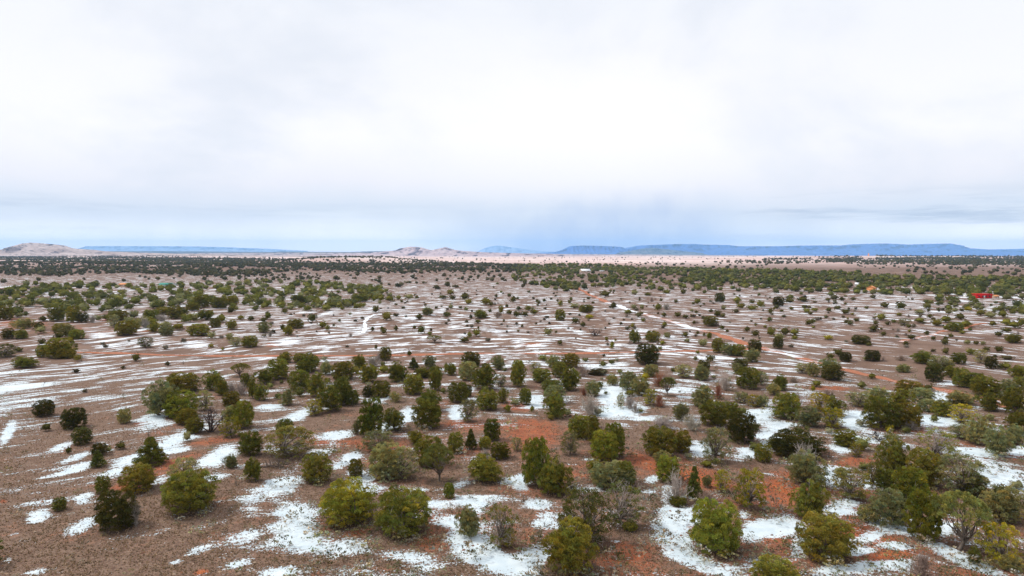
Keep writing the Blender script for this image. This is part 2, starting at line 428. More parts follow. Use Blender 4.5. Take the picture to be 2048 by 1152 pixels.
RED_BLOBS = """1040 810 26 10 0 .7;1070 862 60 26 0 .4;930 850 40 12 0 .4;750 890 60 12 -8 .4;640 880 60 10 -8 .35;1390 955 62 14 -12 .6;1565 975 34 28 0 .6;1700 1050 30 28 -30 .6;1700 925 44 9 5 .5;430 880 62 8 10 .5
258 975 34 9 0 .45;716 1062 28 8 15 .5;402 1142 14 4 10 .9;1245 1105 64 22 0 .35;1800 1110 64 9 8 .6;1768 1080 27 7 10 .6;1790 860 62 6 0 .6;2035 905 26 9 0 .6;6 999 9 4 0 .7;1060 690 40 3 0 .6
330 1050 80 30 0 -.1;280 850 14 6 0 .4;390 860 14 5 0 .5;545 690 20 6 0 .5;840 635 20 5 0 .4;905 636 14 4 0 .4;870 688 20 4 0 .5;50 650 60 6 0 .3;210 640 30 6 0 .4;1900 610 10 3 0 .2
1660 775 40 5 0 .5;1900 790 50 6 -12 .5;1975 935 40 12 -25 .5;940 640 30 5 0 .3;1185 875 40 14 0 .2;1300 930 40 12 -20 .3;860 1085 40 18 0 .3;350 925 60 10 15 .3;620 1150 30 8 0 .2;30 640 40 5 0 .3"""


def blobs(txt, px, py, out, sign=1.0):
    for it in txt.replace('\n', ';').split(';'):
        v = [float(q) for q in it.split()]
        if len(v) < 6:
            continue
        cx, cy, rx, ry, a, k = v
        k *= 0.45 if cy < 725 and txt is SNOW_BLOBS else 1.0
        a = R(a)
        sel = (np.abs(px - cx) < rx * 2 + ry * 2) & (np.abs(py - cy) < ry * 2 + rx * 2)
        if not sel.any():
            continue
        ex, ey = px[sel] - cx, py[sel] - cy
        qx = (ex * math.cos(a) - ey * math.sin(a)) / rx
        qy = (ex * math.sin(a) + ey * math.cos(a)) / ry
        out[sel] += sign * k * np.exp(-((qx * qx + qy * qy) ** 1.5) * 0.8)


def survey(X, Y):
    """snow, red earth and pale-plain amounts at ground points"""
    X, Y = np.asarray(X, float), np.asarray(Y, float)
    px, py = project(X, np.maximum(Y, 5.0), 0.0)
    py = np.clip(py, 503.1, 1499)
    s = table(T_SNOW, px, py)
    r = table(T_RED, px, py)
    blobs(SNOW_BLOBS, px, py, s, 0.95)
    blobs(BARE_BLOBS, px, py, s, -0.6)
    blobs(RED_BLOBS, px, py, r, 1.0)
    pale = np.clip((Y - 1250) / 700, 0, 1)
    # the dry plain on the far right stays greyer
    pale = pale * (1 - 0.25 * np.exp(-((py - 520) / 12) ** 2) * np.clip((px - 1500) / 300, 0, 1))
    return s, r, pale


def flow(X, Y):
    """coordinates along and across the way the snow lies"""
    X, Y = np.asarray(X, float), np.asarray(Y, float)
    k = np.clip(1.0 - (Y - 200) / 400, 0, 1)
    Xc = np.clip(X, -110, 110)
    T = Y + k * (0.0052 * Xc * Xc + 1.1 * (np.abs(X) - np.abs(Xc)))
    sx = 0.36 + 0.0 * X
    return X * sx, T


# ------------------------------------------------------------------ RECORDS: every tree read off the photo (crop corner, then x, base y, width, height, look)
REC = """
@0 680
355 605 145 120 d|the lone dark round juniper|dark dense round juniper standing alone on open grey ground, snow line behind it
590 703 180 150 d|the pair of round junipers|large dark round juniper on bare tussocks, bigger and olive-topped, beside two smaller dark ones
367 728 65 70 d
650 832 140 125 d
990 665 90 110 s
547 910 50 55 d
795 920 110 90 d
780 1012 110 120 c|the small green cone juniper|small green cone-shaped juniper in front of a dark round one, snow patch at its foot
967 873 70 60 d
873 897 40 50 s
1195 998 225 210 c|the pointed juniper|pointed dark juniper with a brown heart and loose side boughs, between two snow streaks
1495 808 60 75 s
1190 765 40 60 x
612 262 56 34 l
983 233 36 30 l
355 348 28 28 x
677 420 40 26 l
1087 170 68 68 d|the roadside juniper|small dense round juniper alone just in front of the red dirt road
1341 207 44 36 l
1468 193 30 30 x
622 168 60 52 o
200 220 165 85 g
335 40 55 50 d
350 135 110 90 g
480 140 215 150 g|the big juniper by the road end|big spreading dark green juniper where the red dirt road ends in snow
525 145 130 75 o
45 135 150 100 S
150 95 60 35 d
1165 60 115 80 S|the spreading juniper on the snow flat|dark flat-topped juniper alone beside a broad patch of snow, beyond the dirt road
1690 62 40 36 o
1780 82 32 26 o
1880 50 95 70 s
1995 55 120 85 g
1460 410 250 140 o|the brown-topped juniper|wide brown-tinged juniper at the back of the dense clump, its crown thin on top
1290 600 235 260 s|the tall grey-green juniper|tall loose grey-green juniper at the outer edge of the clump, beside a bright one
1440 610 230 190 b|the bright juniper in the clump|vivid green rounded juniper in front of a loose grey-green one, beside the dead tree
1490 670 150 110 o
1625 560 140 150 s
1555 740 130 110 o
1560 730 120 90 G
1690 735 220 210 D|the dead black tree|dead blackish leafless tree with crooked limbs standing in dark litter inside the juniper clump
1705 400 140 150 g
1770 440 100 130 g
1925 290 140 100 U|the umbrella juniper|olive juniper with an umbrella crown on a visible thin trunk
1850 430 110 100 G
1930 440 110 100 G
1965 370 70 100 g
2020 465 70 170 g
1850 530 130 110 o
1840 640 120 110 s
1945 700 160 200 b
1850 772 160 150 y
1922 778 40 40 g
@0 864
2005 180 170 170 g
820 485 105 125 g|the dense little round juniper|dense little round green juniper at the edge of orange earth, snow streaks at its side
1100 470 240 200 o|the olive round juniper|olive round juniper with a few gaps standing on reddish soil, snow patch at its side
475 625 95 95 g
930 770 290 280 d|the blackish juniper|wide blackish green juniper with two humps and a snow patch running up to it
1080 740 120 190 G
1470 430 240 210 s
1515 625 370 290 g|the big loose juniper|big loose light green juniper with pale limbs showing, standing in front of a sage-coloured one
1850 285 100 100 s
1780 245 50 50 x
1890 430 50 70 x
2025 385 140 170 g
@512 680
960 75 25 38 d
1035 160 85 100 o
985 160 80 60 G
1228 127 38 50 d|the little oval juniper|little dark oval juniper standing right on the line of the red dirt road
1388 225 110 95 s
1720 205 145 105 d
1695 320 150 140 s
1560 280 100 90 g
1520 240 40 60 g
1940 235 110 105 s
1825 390 180 190 g|the full green juniper|full light green juniper with a yellowish top in the middle of the long tree belt
1955 370 90 90 s
1620 495 160 150 g|the dark bushy juniper|dark bushy juniper standing on bright snow with a smaller dark one leaning against it
1690 450 70 90 d
1850 555 170 150 g
1970 500 100 110 g
1700 650 150 160 s
1890 800 120 160 t|the upright oval juniper|upright dense oval juniper on bare orange earth, darker than the trees around it
1720 870 90 150 c
2015 575 60 70 g
230 180 110 80 g
345 180 90 70 g
440 245 140 140 g
180 310 150 150 g|the leading juniper of the belt|dark green many-lobed juniper near the thick end of the tree belt behind a snow gap
75 345 150 110 g
35 480 110 130 g
350 400 170 150 g
385 260 130 90 g
490 450 170 180 g
250 520 120 120 s
560 275 110 100 s
470 600 140 120 y|the fan-shaped juniper|fan-shaped olive juniper with its stems showing, at the corner of a smooth tan slope
580 570 190 190 g
690 520 150 180 g
770 515 110 110 g
700 310 170 130 o
690 380 110 90 g
825 220 110 100 g
935 210 130 80 G
800 270 70 60 o
905 335 150 140 g
1020 260 90 60 g
1130 330 160 150 g
1260 235 80 90 c
1330 300 150 80 g
1265 430 160 150 g
1435 400 110 180 g
1435 270 100 60 g
895 455 80 80 d
995 455 140 120 g|the umbrella-crowned belt juniper|green umbrella-crowned juniper with dark litter under it, in front of the tree belt
1115 495 90 80 s|the small grey-green juniper on snow|small grey-green juniper with upright tufts, surrounded by a sheet of snow
915 770 170 290 t|the tall narrow juniper|tall narrow two-part juniper on the edge of the tan slope, snow at its foot
800 750 70 100 s
1105 720 170 170 g
1380 560 190 160 g
1375 695 210 210 g|the heavy juniper beside orange earth|heavy green juniper with a dense lower crown, half hiding a darker one behind it
1225 755 80 60 x
265 935 370 230 O|the wide olive juniper|wide olive juniper with bare lower limbs above a fallen dead tree
230 770 130 130 g
480 1130 215 210 o|the round olive juniper|round olive juniper with a brownish crown between two long snow patches
800 1090 110 130 g|the juniper at the snow tongue|small upright green juniper at the tip of a tongue of snow
975 890 230 160 s|the sage-coloured mound|low sage-coloured juniper mound in front of a narrow tall one
1040 1100 260 250 s
1170 1110 220 240 s|the thicket juniper|large grey-green juniper at the near edge of the thicket with snow glinting through
1285 830 140 100 g
1390 1000 230 210 g
1460 1130 250 280 U|the open sage juniper|open grey-green juniper on a clear dark trunk, snow beneath it, front of the thicket
1600 900 120 150 g
1830 870 90 90 b
1950 945 150 120 g
1830 1130 260 200 g|the blue-green juniper|blue-green rounded juniper with a dry brown bush rising behind it
1835 960 150 90 G
@512 864
1545 525 80 110 t|the small upright juniper in snow|small upright oval green juniper with its foot in a wide snow patch
735 720 400 310 b|the great bright juniper|great bright green two-lobed juniper at the edge of the largest white snow patch
1165 805 400 330 g|the great olive-green juniper|great domed olive-green juniper with hanging sides, between two snow patches
1700 830 180 230 s|the half-bare juniper|half-bare juniper with green lower leaves and grey twigs, standing in snow
1960 910 260 310 Y|the pale open juniper|pale open juniper with grey stems like a fan and a green sprout at its foot
2010 915 120 140 y
740 415 80 50 x
595 975 50 50 x
@1024 680
385 42 38 45 d
800 68 40 60 t|the narrow dark sapling|narrow dark upright sapling alone on snowy steppe beyond the dirt road
1185 80 35 30 g
1080 190 185 150 d|the great dark juniper|great dark dense juniper with vertical ribs, alone in front of the dirt road
735 135 28 28 l
1485 113 32 30 g
1527 52 70 60 s
1650 100 90 110 g
1725 120 120 90 s|the flat-topped juniper row|grey-green flat-topped juniper in the middle of a dark row beside the diagonal snowy track
1810 125 110 85 g
1945 95 95 95 d
1915 175 130 100 s
1587 180 70 62 d
1535 240 90 75 d
1515 320 130 120 s|the pale juniper under a dark one|olive-grey rounded juniper with a darker crown peeping over its top
1375 300 135 100 s
1825 220 110 70 d
1810 270 110 80 s
1890 385 170 160 g
2000 360 110 100 s
465 218 135 105 o
330 220 110 95 s
190 260 90 75 s
235 335 145 100 g
45 370 130 190 g
50 235 90 70 b
380 295 120 110 g
460 400 140 170 g|the belt juniper with a bare foot|dark green juniper on a short bare trunk at the near side of the belt
560 290 120 90 P
680 280 150 50 l
800 360 100 90 s|the small sage juniper|small sage-green bushy juniper standing apart on a snow-flecked clearing
930 400 130 140 s
1030 440 140 140 s
1115 290 120 90 s
1065 320 70 60 y
1175 370 110 110 R|the upper rusty bush|rust-brown withered bush standing behind a round grey-green juniper
1250 445 120 140 U|the lollipop juniper|round grey-green juniper on a clear dark trunk between the two rusty bushes
1110 520 110 120 y
1178 535 90 110 R|the lower rusty bush|rust-brown withered bush touching an olive juniper, snow in front of it
650 450 120 120 s
575 440 60 60 R
885 450 20 60 x
870 540 60 100 s
945 550 100 110 G
940 450 70 60 g
985 580 80 70 G
625 600 160 170 W|the white bare bush|whitish leafless bush with dense fine twigs standing out against reddish soil
110 515 90 120 g
100 440 60 70 g
320 415 160 90 g
335 500 150 130 s
350 620 160 190 g|the two-tier juniper|dark green two-tier juniper between a patch of orange earth and the white bush
160 575 40 50 g
310 640 60 50 o
440 610 80 60 s
1525 530 160 160 s
1700 400 120 130 W|the second white bush|whitish leafless bush beside a rust-coloured one at the back of the belt
1650 470 100 120 R
1350 630 130 120 s
1435 720 140 130 W|the grey twiggy bush|grey twiggy leafless bush in front of a sage juniper, dark litter below
1200 710 190 110 W
1620 680 210 180 g
1750 620 130 120 g
1830 500 120 80 s
1830 810 220 220 d|the broad dark juniper|broad dark juniper with vertical folds, thick to the ground beside a snow patch
1930 530 110 90 y
2000 530 100 90 s
540 780 170 170 g|the dome juniper of the ring|domed mid-green juniper at the back of a ring of five around dark litter
640 700 110 90 g
655 830 140 170 g
460 915 140 175 s
730 960 210 220 b|the ring juniper with snow under it|light green juniper of the ring with forked trunks and snow beneath
820 930 150 250 t
1180 920 240 210 g
1350 890 160 160 o
1640 970 220 250 s|the feathery juniper|feathery grey-green juniper spreading wide above snow, orange earth in front
1555 1015 90 60 g
2005 970 120 130 g
1200 1000 140 110 s
1250 1130 180 190 b|the yellow-green juniper|yellow-green juniper leaning over orange earth, pale bare bush in front of it
@1024 864
200 420 220 350 t|the tallest juniper|tallest dark green juniper, column-like with three lobes, snow at its side
330 495 240 270 g
40 150 90 100 s
670 320 140 90 g
800 430 330 180 s
910 430 150 180 g|the twin juniper crown|mid-green juniper crown fused with a paler one, red soil behind it
585 885 420 400 S|the many-stemmed dark juniper|many-stemmed dark juniper with gaps between limbs, behind a big round one
890 760 330 330 Z|the silver-twigged juniper|silver-twigged nearly bare juniper with a few green sprays on top
475 1105 450 390 g|the huge near juniper|huge round dark green juniper nearest the camera, its crown full of small lobes
945 785 110 60 g
1310 560 210 240 W|the pale fan bush|pale grey fan of bare twigs beside a narrow dark cone-shaped juniper
1330 585 130 70 g
1455 530 120 240 c|the dark narrow cone|dark narrow cone-shaped juniper right beside a pale leafless bush
1560 570 170 110 P
1640 945 360 370 b|the big egg-shaped juniper|big egg-shaped bright green juniper with snow lodged in it and snow on both sides
1560 440 80 90 s
1680 475 120 160 y|the small open juniper on orange earth|small open olive juniper alone on orange earth
1910 610 240 300 y
1185 520 60 70 x
1110 535 70 50 x
470 480 100 110 s
260 760 80 60 x
90 560 80 60 x
@1536 864
60 1240 330 220 g|the cut-off juniper|big green juniper cut by the bottom edge of the view
225 190 360 190 d|the wide mound juniper|wide dark mound-shaped juniper with a snag-topped one in front
300 410 280 250 s|the snag-topped juniper|dark juniper with a bundle of bare pale snags rising above its crown
300 300 200 200 W
400 480 110 130 s
330 690 270 290 g|the dark juniper between snow sheets|dark green juniper of layered boughs between two bright snow sheets
620 110 160 120 g
705 195 105 100 y|the small olive ball|small olive ball-shaped juniper on the rim of orange earth
485 205 80 70 x
675 540 270 240 O|the juniper over the snow bank|open-crowned juniper with a thin trunk standing over a bank of snow
835 450 90 200 O
1000 360 220 290 g|the shaggy tall juniper|shaggy tall dark green juniper at the head of the crowded group
940 470 150 170 g
1140 560 240 260 b|the lime-green juniper|lime-green ball-shaped juniper at the centre of a crowd of darker ones
1250 420 250 260 o|the brown-olive juniper|dense brown-olive juniper behind the lime-green one
1345 240 320 250 Y|the gap-filled yellow juniper|yellow-tipped juniper full of gaps with snow showing through its limbs
1540 500 320 300 s
1640 500 200 170 g
1870 700 310 260 s|the broad sage juniper|broad grey-green juniper at the border of the speckled snow field
970 740 260 260 s
800 715 150 120 s
1240 850 250 370 t|the tall light juniper|tall light green juniper rising from a snow sheet, narrower than its neighbours
1530 940 400 430 A|the airy juniper|airy wide juniper with a clear trunk and layered thin foliage over snow
1850 1050 290 300 y|the golden-green juniper|golden-green juniper near the edge of the view with a snow heap at its foot
1950 1110 160 120 s
1650 1055 100 130 g
450 1000 390 320 o|the big olive dome|big olive dome-shaped juniper ringed by snow, dry grass before it
1240 1160 230 210 P|the dry brown bush|dry brown-grey leafless bush at the bottom edge among snow
1955 300 45 40 x
@1536 680
85 68 75 85 d
740 30 130 65 d
808 48 42 32 d
1105 48 50 42 d
1415 38 52 50 d
1595 35 52 40 s
1665 38 38 32 d
1720 42 36 34 s
1965 22 120 70 g
1322 98 38 28 l
1420 115 48 55 d
1620 118 70 55 g
1748 95 50 42 d
1848 98 55 50 d
500 152 60 50 d
562 128 70 58 d
617 170 85 72 d
838 166 110 82 d|the dense round juniper on grey steppe|dense round juniper beside dry twigs on the grey steppe beyond the diagonal track
785 165 50 40 s
920 165 50 40 x
1065 163 90 45 P
1240 185 170 95 g|the low spreading juniper|low spreading dark juniper with paler trees running forward from it
1525 190 100 85 g
1710 185 110 105 s
1785 228 85 92 d|the dark ball juniper|dark ball-shaped juniper standing clear of the paler ones around it
1818 140 36 24 l
1915 157 100 36 l
1905 235 80 60 g
1860 230 50 40 s
1085 258 105 65 s
1330 330 125 135 d|the stout dark juniper|stout dark juniper in front of grey-green ones near the red track
1325 225 90 70 s
1375 230 140 100 s
1430 230 100 70 s
1480 300 120 90 g
1550 375 120 140 g
1690 300 90 40 d
1660 390 140 120 g
1740 440 190 140 g|the light green juniper behind the track|light green bushy juniper ending a line of trees behind the red track
2000 300 130 95 g
275 265 110 75 s
365 290 100 110 s
495 250 150 100 s
510 315 160 110 d|the juniper at the track bend|dark dense juniper with a sage one behind it, beside the snowy diagonal track
390 375 85 60 g
362 410 40 50 y
100 400 120 120 g
40 440 100 90 s
830 310 60 45 g
205 340 80 50 P
155 625 200 190 g|the fine-leaved round juniper|fine-leaved round olive-green juniper above snow with bare twigs behind it
235 540 110 130 G
415 560 150 130 y
470 480 120 90 P
530 610 160 130 g
330 690 180 150 s
510 700 180 150 y|the mustard juniper|mustard-tinged juniper with dark litter below, facing a snow sheet
730 530 190 110 s
870 500 180 120 s
1130 440 190 110 o
1280 410 90 60 d
1060 540 180 140 g
1230 500 170 110 s
905 700 260 230 g|the full-skirted green juniper|full-skirted deep green juniper flanked by a brownish one, snow in front
1120 700 190 180 o
1140 720 120 80 G
1280 570 140 90 s
1395 610 160 130 g
1530 520 200 110 s
1560 660 190 140 y
1668 490 55 60 c|the little pointed sapling|little pointed green sapling alone on snow beside the red track
1775 565 130 135 g|the rounded juniper past the track|rounded green juniper on snow past the little pointed sapling
1780 640 80 60 s
1920 430 130 110 s
2010 420 90 120 g
1970 590 180 200 g|the dark juniper by the frame edge|large dark green ragged juniper before an open grey-green one, snow at its foot
1680 830 200 220 s
1560 790 180 110 s
1840 920 200 220 s|the sage juniper on the snow shelf|sage-coloured round juniper at the lip of a white snow shelf
1990 730 150 160 g
1970 830 150 150 s
975 770 60 90 y
870 800 180 90 D|the dark dead brush|low dark heap of dead brush lying on snow
@0 440
65 950 90 80 d
170 950 100 75 g
305 880 80 65 d
325 905 75 60 s
490 890 120 60 o
560 940 140 90 s|the paired low junipers|wide sage-grey low juniper with a dark one fused to its side, beside snow
475 950 80 60 d
610 950 110 70 g
180 870 150 80 s
345 812 60 45 d
455 810 110 120 g
580 820 100 130 g|the grove-edge juniper|tall dark juniper at the near edge of the far grove on red soil
660 820 85 75 d
740 820 80 60 G
40 800 110 110 g
150 780 70 50 s
855 800 60 45 d
910 860 90 100 s
950 800 140 70 g
1010 920 150 110 o|the brownish grove juniper|brownish-green rounded juniper in front of the grove, pale ones behind
1090 870 80 80 s
1160 865 80 90 G
1230 895 90 75 g
1215 850 90 60 g
1330 925 100 75 s
1320 860 100 50 s
1420 880 90 60 o
1290 810 90 60 G
1205 800 110 80 g
1310 755 120 60 g
1400 790 110 100 o
1455 770 90 70 g
1550 815 70 70 s
1640 800 120 80 g
1590 925 165 90 g|the bright hedge-like juniper|long hedge-like green juniper made of several humps on dark red soil
1725 860 80 75 g
1775 820 70 70 g
1855 875 90 75 g|the globe juniper past the grove|globe-shaped green juniper standing off the end of the grove
1690 950 60 55 s
1850 745 60 50 d
1685 760 50 40 o
1835 965 60 60 s
1925 800 60 40 o
2010 805 60 40 d
1540 725 100 60 g
1615 700 130 100 g
1750 705 120 80 g
1850 680 100 70 g
@512 440
230 750 55 55 d
95 795 60 65 c
60 820 55 50 d
60 900 115 80 s
115 930 60 50 G
450 818 75 70 S|the ragged dark juniper|ragged dark juniper alone on the snowy steppe in front of the grove
280 762 25 15 l
315 865 120 70 o
255 920 80 70 g
212 880 40 45 d
535 865 75 60 g|the juniper with a small companion|round green juniper with a small companion touching it, red soil around
570 882 38 45 g
667 818 25 28 d
622 853 22 25 d
205 700 90 55 g
1045 805 75 70 o|the brown-green oval juniper|brown-green oval juniper at the top of a winding snowy rill
958 740 55 55 d
1178 712 35 22 d
1120 775 45 30 l
850 795 35 25 l
1305 797 62 50 d|the dark juniper on a red mound|dark round juniper sitting on a small red mound, snow in front
1370 760 95 65 s
1530 775 68 50 d
1557 712 45 40 s
1443 712 28 25 d
1798 785 110 65 g|the wide low steppe juniper|wide low dark green juniper with two small brown ones beside it
1775 828 55 38 d
1720 790 32 40 d
1870 740 32 30 d
1960 750 45 70 o
1930 780 70 50 P
2025 755 50 35 d
2008 700 30 28 d
1685 825 30 30 l
1690 852 32 16 l
1778 870 18 22 d
1983 820 18 28 d
933 888 36 42 d
1022 915 48 52 d
1008 880 36 30 d
1118 887 38 45 d
1268 873 33 36 d
1323 908 58 62 c|the plump cone juniper|plump cone-shaped dark juniper between two smaller round ones on snow
1390 925 42 40 g
1400 890 28 25 l
1425 980 110 55 U|the low juniper on bare legs|low flat green juniper on short bare legs over red soil
1710 942 46 50 g
1765 930 60 58 g|the larger of the snow pair|larger and greener of two round junipers side by side on snow
1668 980 72 45 d
757 932 35 28 P
1962 840 25 15 l
1200 780 22 20 l
752 760 30 22 s
1670 640 75 60 d
1700 675 70 50 o
1840 680 90 60 o
1880 690 45 45 d
1495 630 85 35 d
1573 640 50 38 d
1555 600 60 45 o
1225 635 70 42 s
1287 632 36 32 d
1165 660 30 25 d
1125 683 20 18 d
990 672 35 30 s
680 695 38 36 d
735 700 60 50 s
810 712 65 50 g
850 700 55 40 g
830 650 130 60 g
1000 650 60 55 g
1070 655 80 60 g
1140 640 50 45 g
955 640 60 50 g
910 630 60 40 g
340 680 100 70 d
280 715 70 40 s
610 700 60 45 g
570 700 50 35 g
@1024 440
103 773 52 44 d
38 773 50 48 d
180 755 60 48 g
130 725 70 45 g
10 660 50 55 d
385 805 80 85 g|the lobed olive juniper|upright olive-green juniper of two lobes on snow-streaked steppe, pale tuft at its foot
508 828 65 52 d
567 855 50 42 d
620 788 70 38 y
540 770 25 20 d
463 760 28 18 l
280 790 35 25 l
228 820 35 25 P
300 835 25 22 l
193 838 20 20 l
80 860 25 30 d
50 893 25 18 o
288 925 65 60 s|the tufted pale juniper|pale grey-green juniper with upright tufts alone on brown steppe
353 905 25 25 d
385 1002 38 42 d
665 925 120 60 D|the dark leafless thicket|dark leafless spreading thicket flat on the snowy steppe
548 885 18 22 l
748 873 18 20 l
778 838 22 18 l
872 840 28 25 l
757 967 30 36 o
828 970 20 26 o
965 868 35 48 o
938 868 20 25 o
1050 815 38 33 g
1220 857 45 45 g
895 805 22 18 l
960 800 18 15 l
1215 775 45 38 d
1168 755 20 20 l
1325 778 55 42 d
1388 788 62 35 d
1435 778 20 25 d
1590 848 110 75 o|the umbrella juniper beside the track|wide olive umbrella-shaped juniper beyond the snow-filled diagonal track
1528 795 28 30 d
1645 775 55 55 d
1687 780 38 36 d
1590 740 42 28 d
1500 770 22 20 l
1455 832 30 30 d
1480 825 40 20 P
1680 875 50 38 d
1640 850 50 30 P
1723 898 28 26 d
1880 893 50 42 d
1947 935 60 55 d|the dark globe past the track|dark globe-shaped juniper on snow past the diagonal track, twigs behind it
2025 867 28 33 o
1948 850 15 20 o
1850 955 20 20 l
1575 953 42 60 t
1537 930 28 30 d
1485 912 30 25 d
1387 938 50 46 d
1240 945 55 48 s
1400 982 45 42 s
1125 975 105 85 o|the dome juniper on the white flat|dome-shaped olive juniper on white ground, next to a double-lobed darker one
1203 1000 50 42 g
1165 1000 40 30 P
985 985 90 105 g|the double-lobed juniper|double-lobed dark green juniper on white ground behind the great dark one
945 995 50 30 P
1318 1005 30 22 x
810 712 52 58 d|the solid oval juniper|solid dark oval juniper where the distant red track passes it
385 690 42 50 g
500 710 75 45 s
590 740 100 60 g
630 722 55 40 g
975 715 55 45 s
1040 715 35 40 s
1168 725 60 60 g
1235 720 70 55 G
925 755 70 45 g
920 780 60 30 P
1040 755 25 20 d
257 657 33 35 d
203 657 30 28 d
172 635 25 22 d
313 640 22 20 d
365 655 22 28 d
460 668 30 30 d
350 612 25 15 d
205 690 22 22 d
577 662 15 18 d
648 670 28 22 d
610 635 30 22 d
612 585 18 15 d
745 615 85 50 d
980 595 55 40 s
1090 607 55 28 d
1235 590 60 35 g
1370 590 50 42 d
1312 665 36 30 d
1485 670 55 42 g
1450 678 25 25 d
1665 660 75 75 d
1800 665 65 55 g
1830 708 65 45 o
1920 722 80 40 g
1985 700 60 60 g
1920 670 45 35 d
1695 720 40 40 s
1795 742 30 28 o
1440 735 35 25 s
1475 748 35 30 d
1195 650 25 25 d
1120 655 35 40 P
1020 647 18 20 d
942 665 20 15 d
1535 680 22 18 d
1610 670 40 20 P
@1536 440
85 690 85 75 d
175 665 70 45 d
280 655 90 42 d
480 648 45 28 d
540 635 45 40 d
592 648 45 35 d
620 678 28 22 d
543 672 25 22 d
362 635 35 12 d
375 662 40 15 d
187 720 40 30 d
287 708 32 28 d
328 703 38 20 d
310 740 50 38 g
340 755 40 28 d
373 732 50 30 g
485 735 42 42 d
560 718 50 34 d
620 755 55 45 d
645 715 22 20 d
787 712 36 26 d
675 762 30 22 o
596 775 18 12 l
130 778 45 20 d
20 750 45 50 d
48 720 20 25 o
110 735 30 20 d
418 798 25 22 l
332 842 58 48 d|the dark dense ball on grey ground|dark dense ball of a juniper with a low green tuft beside it on grey steppe
362 865 32 20 g
708 815 42 32 d
622 825 25 25 d
638 795 18 18 o
905 800 85 60 g|the broad steppe juniper|broad-based dark green juniper with a dry pale patch behind it, right steppe
935 705 58 48 d
1065 715 75 65 S
1050 768 50 32 o
1125 778 40 25 P
1218 755 70 42 s
1215 820 80 50 g
1295 785 45 38 d
1325 800 35 25 d
1283 735 32 32 d
1363 725 30 25 d
1445 755 60 48 s
1495 735 50 35 s
1550 732 35 28 d
1605 730 55 40 y
1705 765 70 50 o
1780 785 75 50 s
1880 780 65 60 g
1865 720 60 35 g
1830 725 60 30 g
1920 718 55 32 o
1970 738 55 35 g
2020 740 60 40 d
1540 800 75 55 d
1350 845 80 55 o
1430 820 90 55 g
1580 855 90 55 g
1500 890 115 70 b|the light green juniper among dark ones|light green lacy juniper in front of a cluster of dark round ones
1425 880 50 45 g
1553 910 50 30 g
1800 848 60 42 o
1620 888 30 28 c
1905 845 80 60 g
1970 865 90 60 g
2030 850 60 70 g
1908 898 70 38 d
2000 918 25 35 G
1845 930 55 40 d
1955 985 135 65 g|the long low juniper|long low green juniper with a flat top, snow behind it
1273 922 45 44 d
1323 963 35 35 d
1423 955 34 30 d
1463 942 38 38 d
845 895 70 60 d
862 838 42 35 d
925 928 48 42 d
907 880 25 22 d
1095 850 95 60 O|the flat-crowned steppe juniper|flat-crowned olive juniper on a trunk with a smaller one at its foot
1128 862 35 25 d
1132 898 28 26 o
1040 893 35 32 G
1148 955 65 38 d
1105 925 50 25 P
1040 943 20 15 l
482 958 68 38 y
25 930 60 75 g
135 920 80 70 d|the dark head of the track group|dark round juniper heading a small group beside a snowy side track
210 925 70 60 g
215 955 50 35 g
95 955 90 50 s
"""
records = []
ox = oy = 0
for line in REC.strip().split('\n'):
    if line.startswith('@'):
        ox, oy = map(float, line[1:].split())
        continue
    bits = line.split('|')
    a, b, c_, d2, code = bits[0].split()
    rec = dict(px=ox + float(a) / 4, py=oy + float(b) / 4, w=float(c_) / 4, h=float(d2) / 4, code=code, short=None, full=None)
    if len(bits) == 3:
        rec['short'], rec['full'] = bits[1], bits[2]
    dup = False
    for q in records:
        if abs(q['px'] - rec['px']) < 0.3 * min(q['w'], rec['w']) and abs(q['py'] - rec['py']) < 3 and q['code'] not in 'GWPZ' and rec['code'] not in 'GWPZ':
            dup = True
    if not dup:
        records.append(rec)


def place(rec, code_h=1.0):
    """size and stand of a tree from its outline in the photo"""
    cy = rec['py'] - rec['h'] / 2
    H = 3.0
    for _ in range(5):
        X, Y = hit(rec['px'], cy, H / 2 + float(G(0 if _ == 0 else X, 100 if _ == 0 else Y)))
        dist = Y * cP + (CAMH - H / 2) * sP
        th = math.atan2(CAMH - H / 2, Y)
        W = rec['w'] * dist / F
        hp = rec['h'] * dist / F / 2
        dr = W / 2 * 0.9
        q = hp * hp - (dr * math.sin(th)) ** 2
        H = 2 * math.sqrt(max(q, (0.55 * hp) ** 2)) / math.cos(th)
    return float(X), float(Y), float(G(X, Y)), float(W), float(H)


for r_ in records:
    r_['x'], r_['y'], r_['z'], r_['W'], r_['H'] = place(r_)

# ------------------------------------------------------------------ the ground, one sheet to the horizon
u_in = (np.arange(-560, 2610, 3.2) - CX) / F
u_all = np.concatenate([-np.array([6, 4.5, 3.4, 2.6, 2.0, 1.6, 1.35]), u_in, np.array([1.35, 1.6, 2.0, 2.6, 3.4, 4.5, 6])])
rows_py = np.concatenate([503 + np.array([1.6, 1.8, 2.1, 2.5, 3, 3.5, 4, 4.6, 5.2, 5.9, 6.6, 7.4, 8.2, 9.1]), np.arange(513, 560, 0.75), np.arange(560, 720, 1.2), np.arange(720, 1300, 2.4)])
Yr = hit(0, rows_py)[1]
tr_ = Yr / cP
Yr = np.concatenate([Yr, [40, 30, 15, 0, -20, -60, -150, -400]])
tr_ = np.concatenate([tr_, np.full(8, tr_[-1])])
tr_[-8:] = tr_[-9] * np.array([1, 1, 1, 1.2, 1.5, 2, 4, 9])
GX = u_all[None, :] * tr_[:, None]
GY = np.repeat(Yr[:, None], len(u_all), 1)
GZ = G(GX, GY)
S_, R_, P_ = survey(GX.ravel(), GY.ravel())
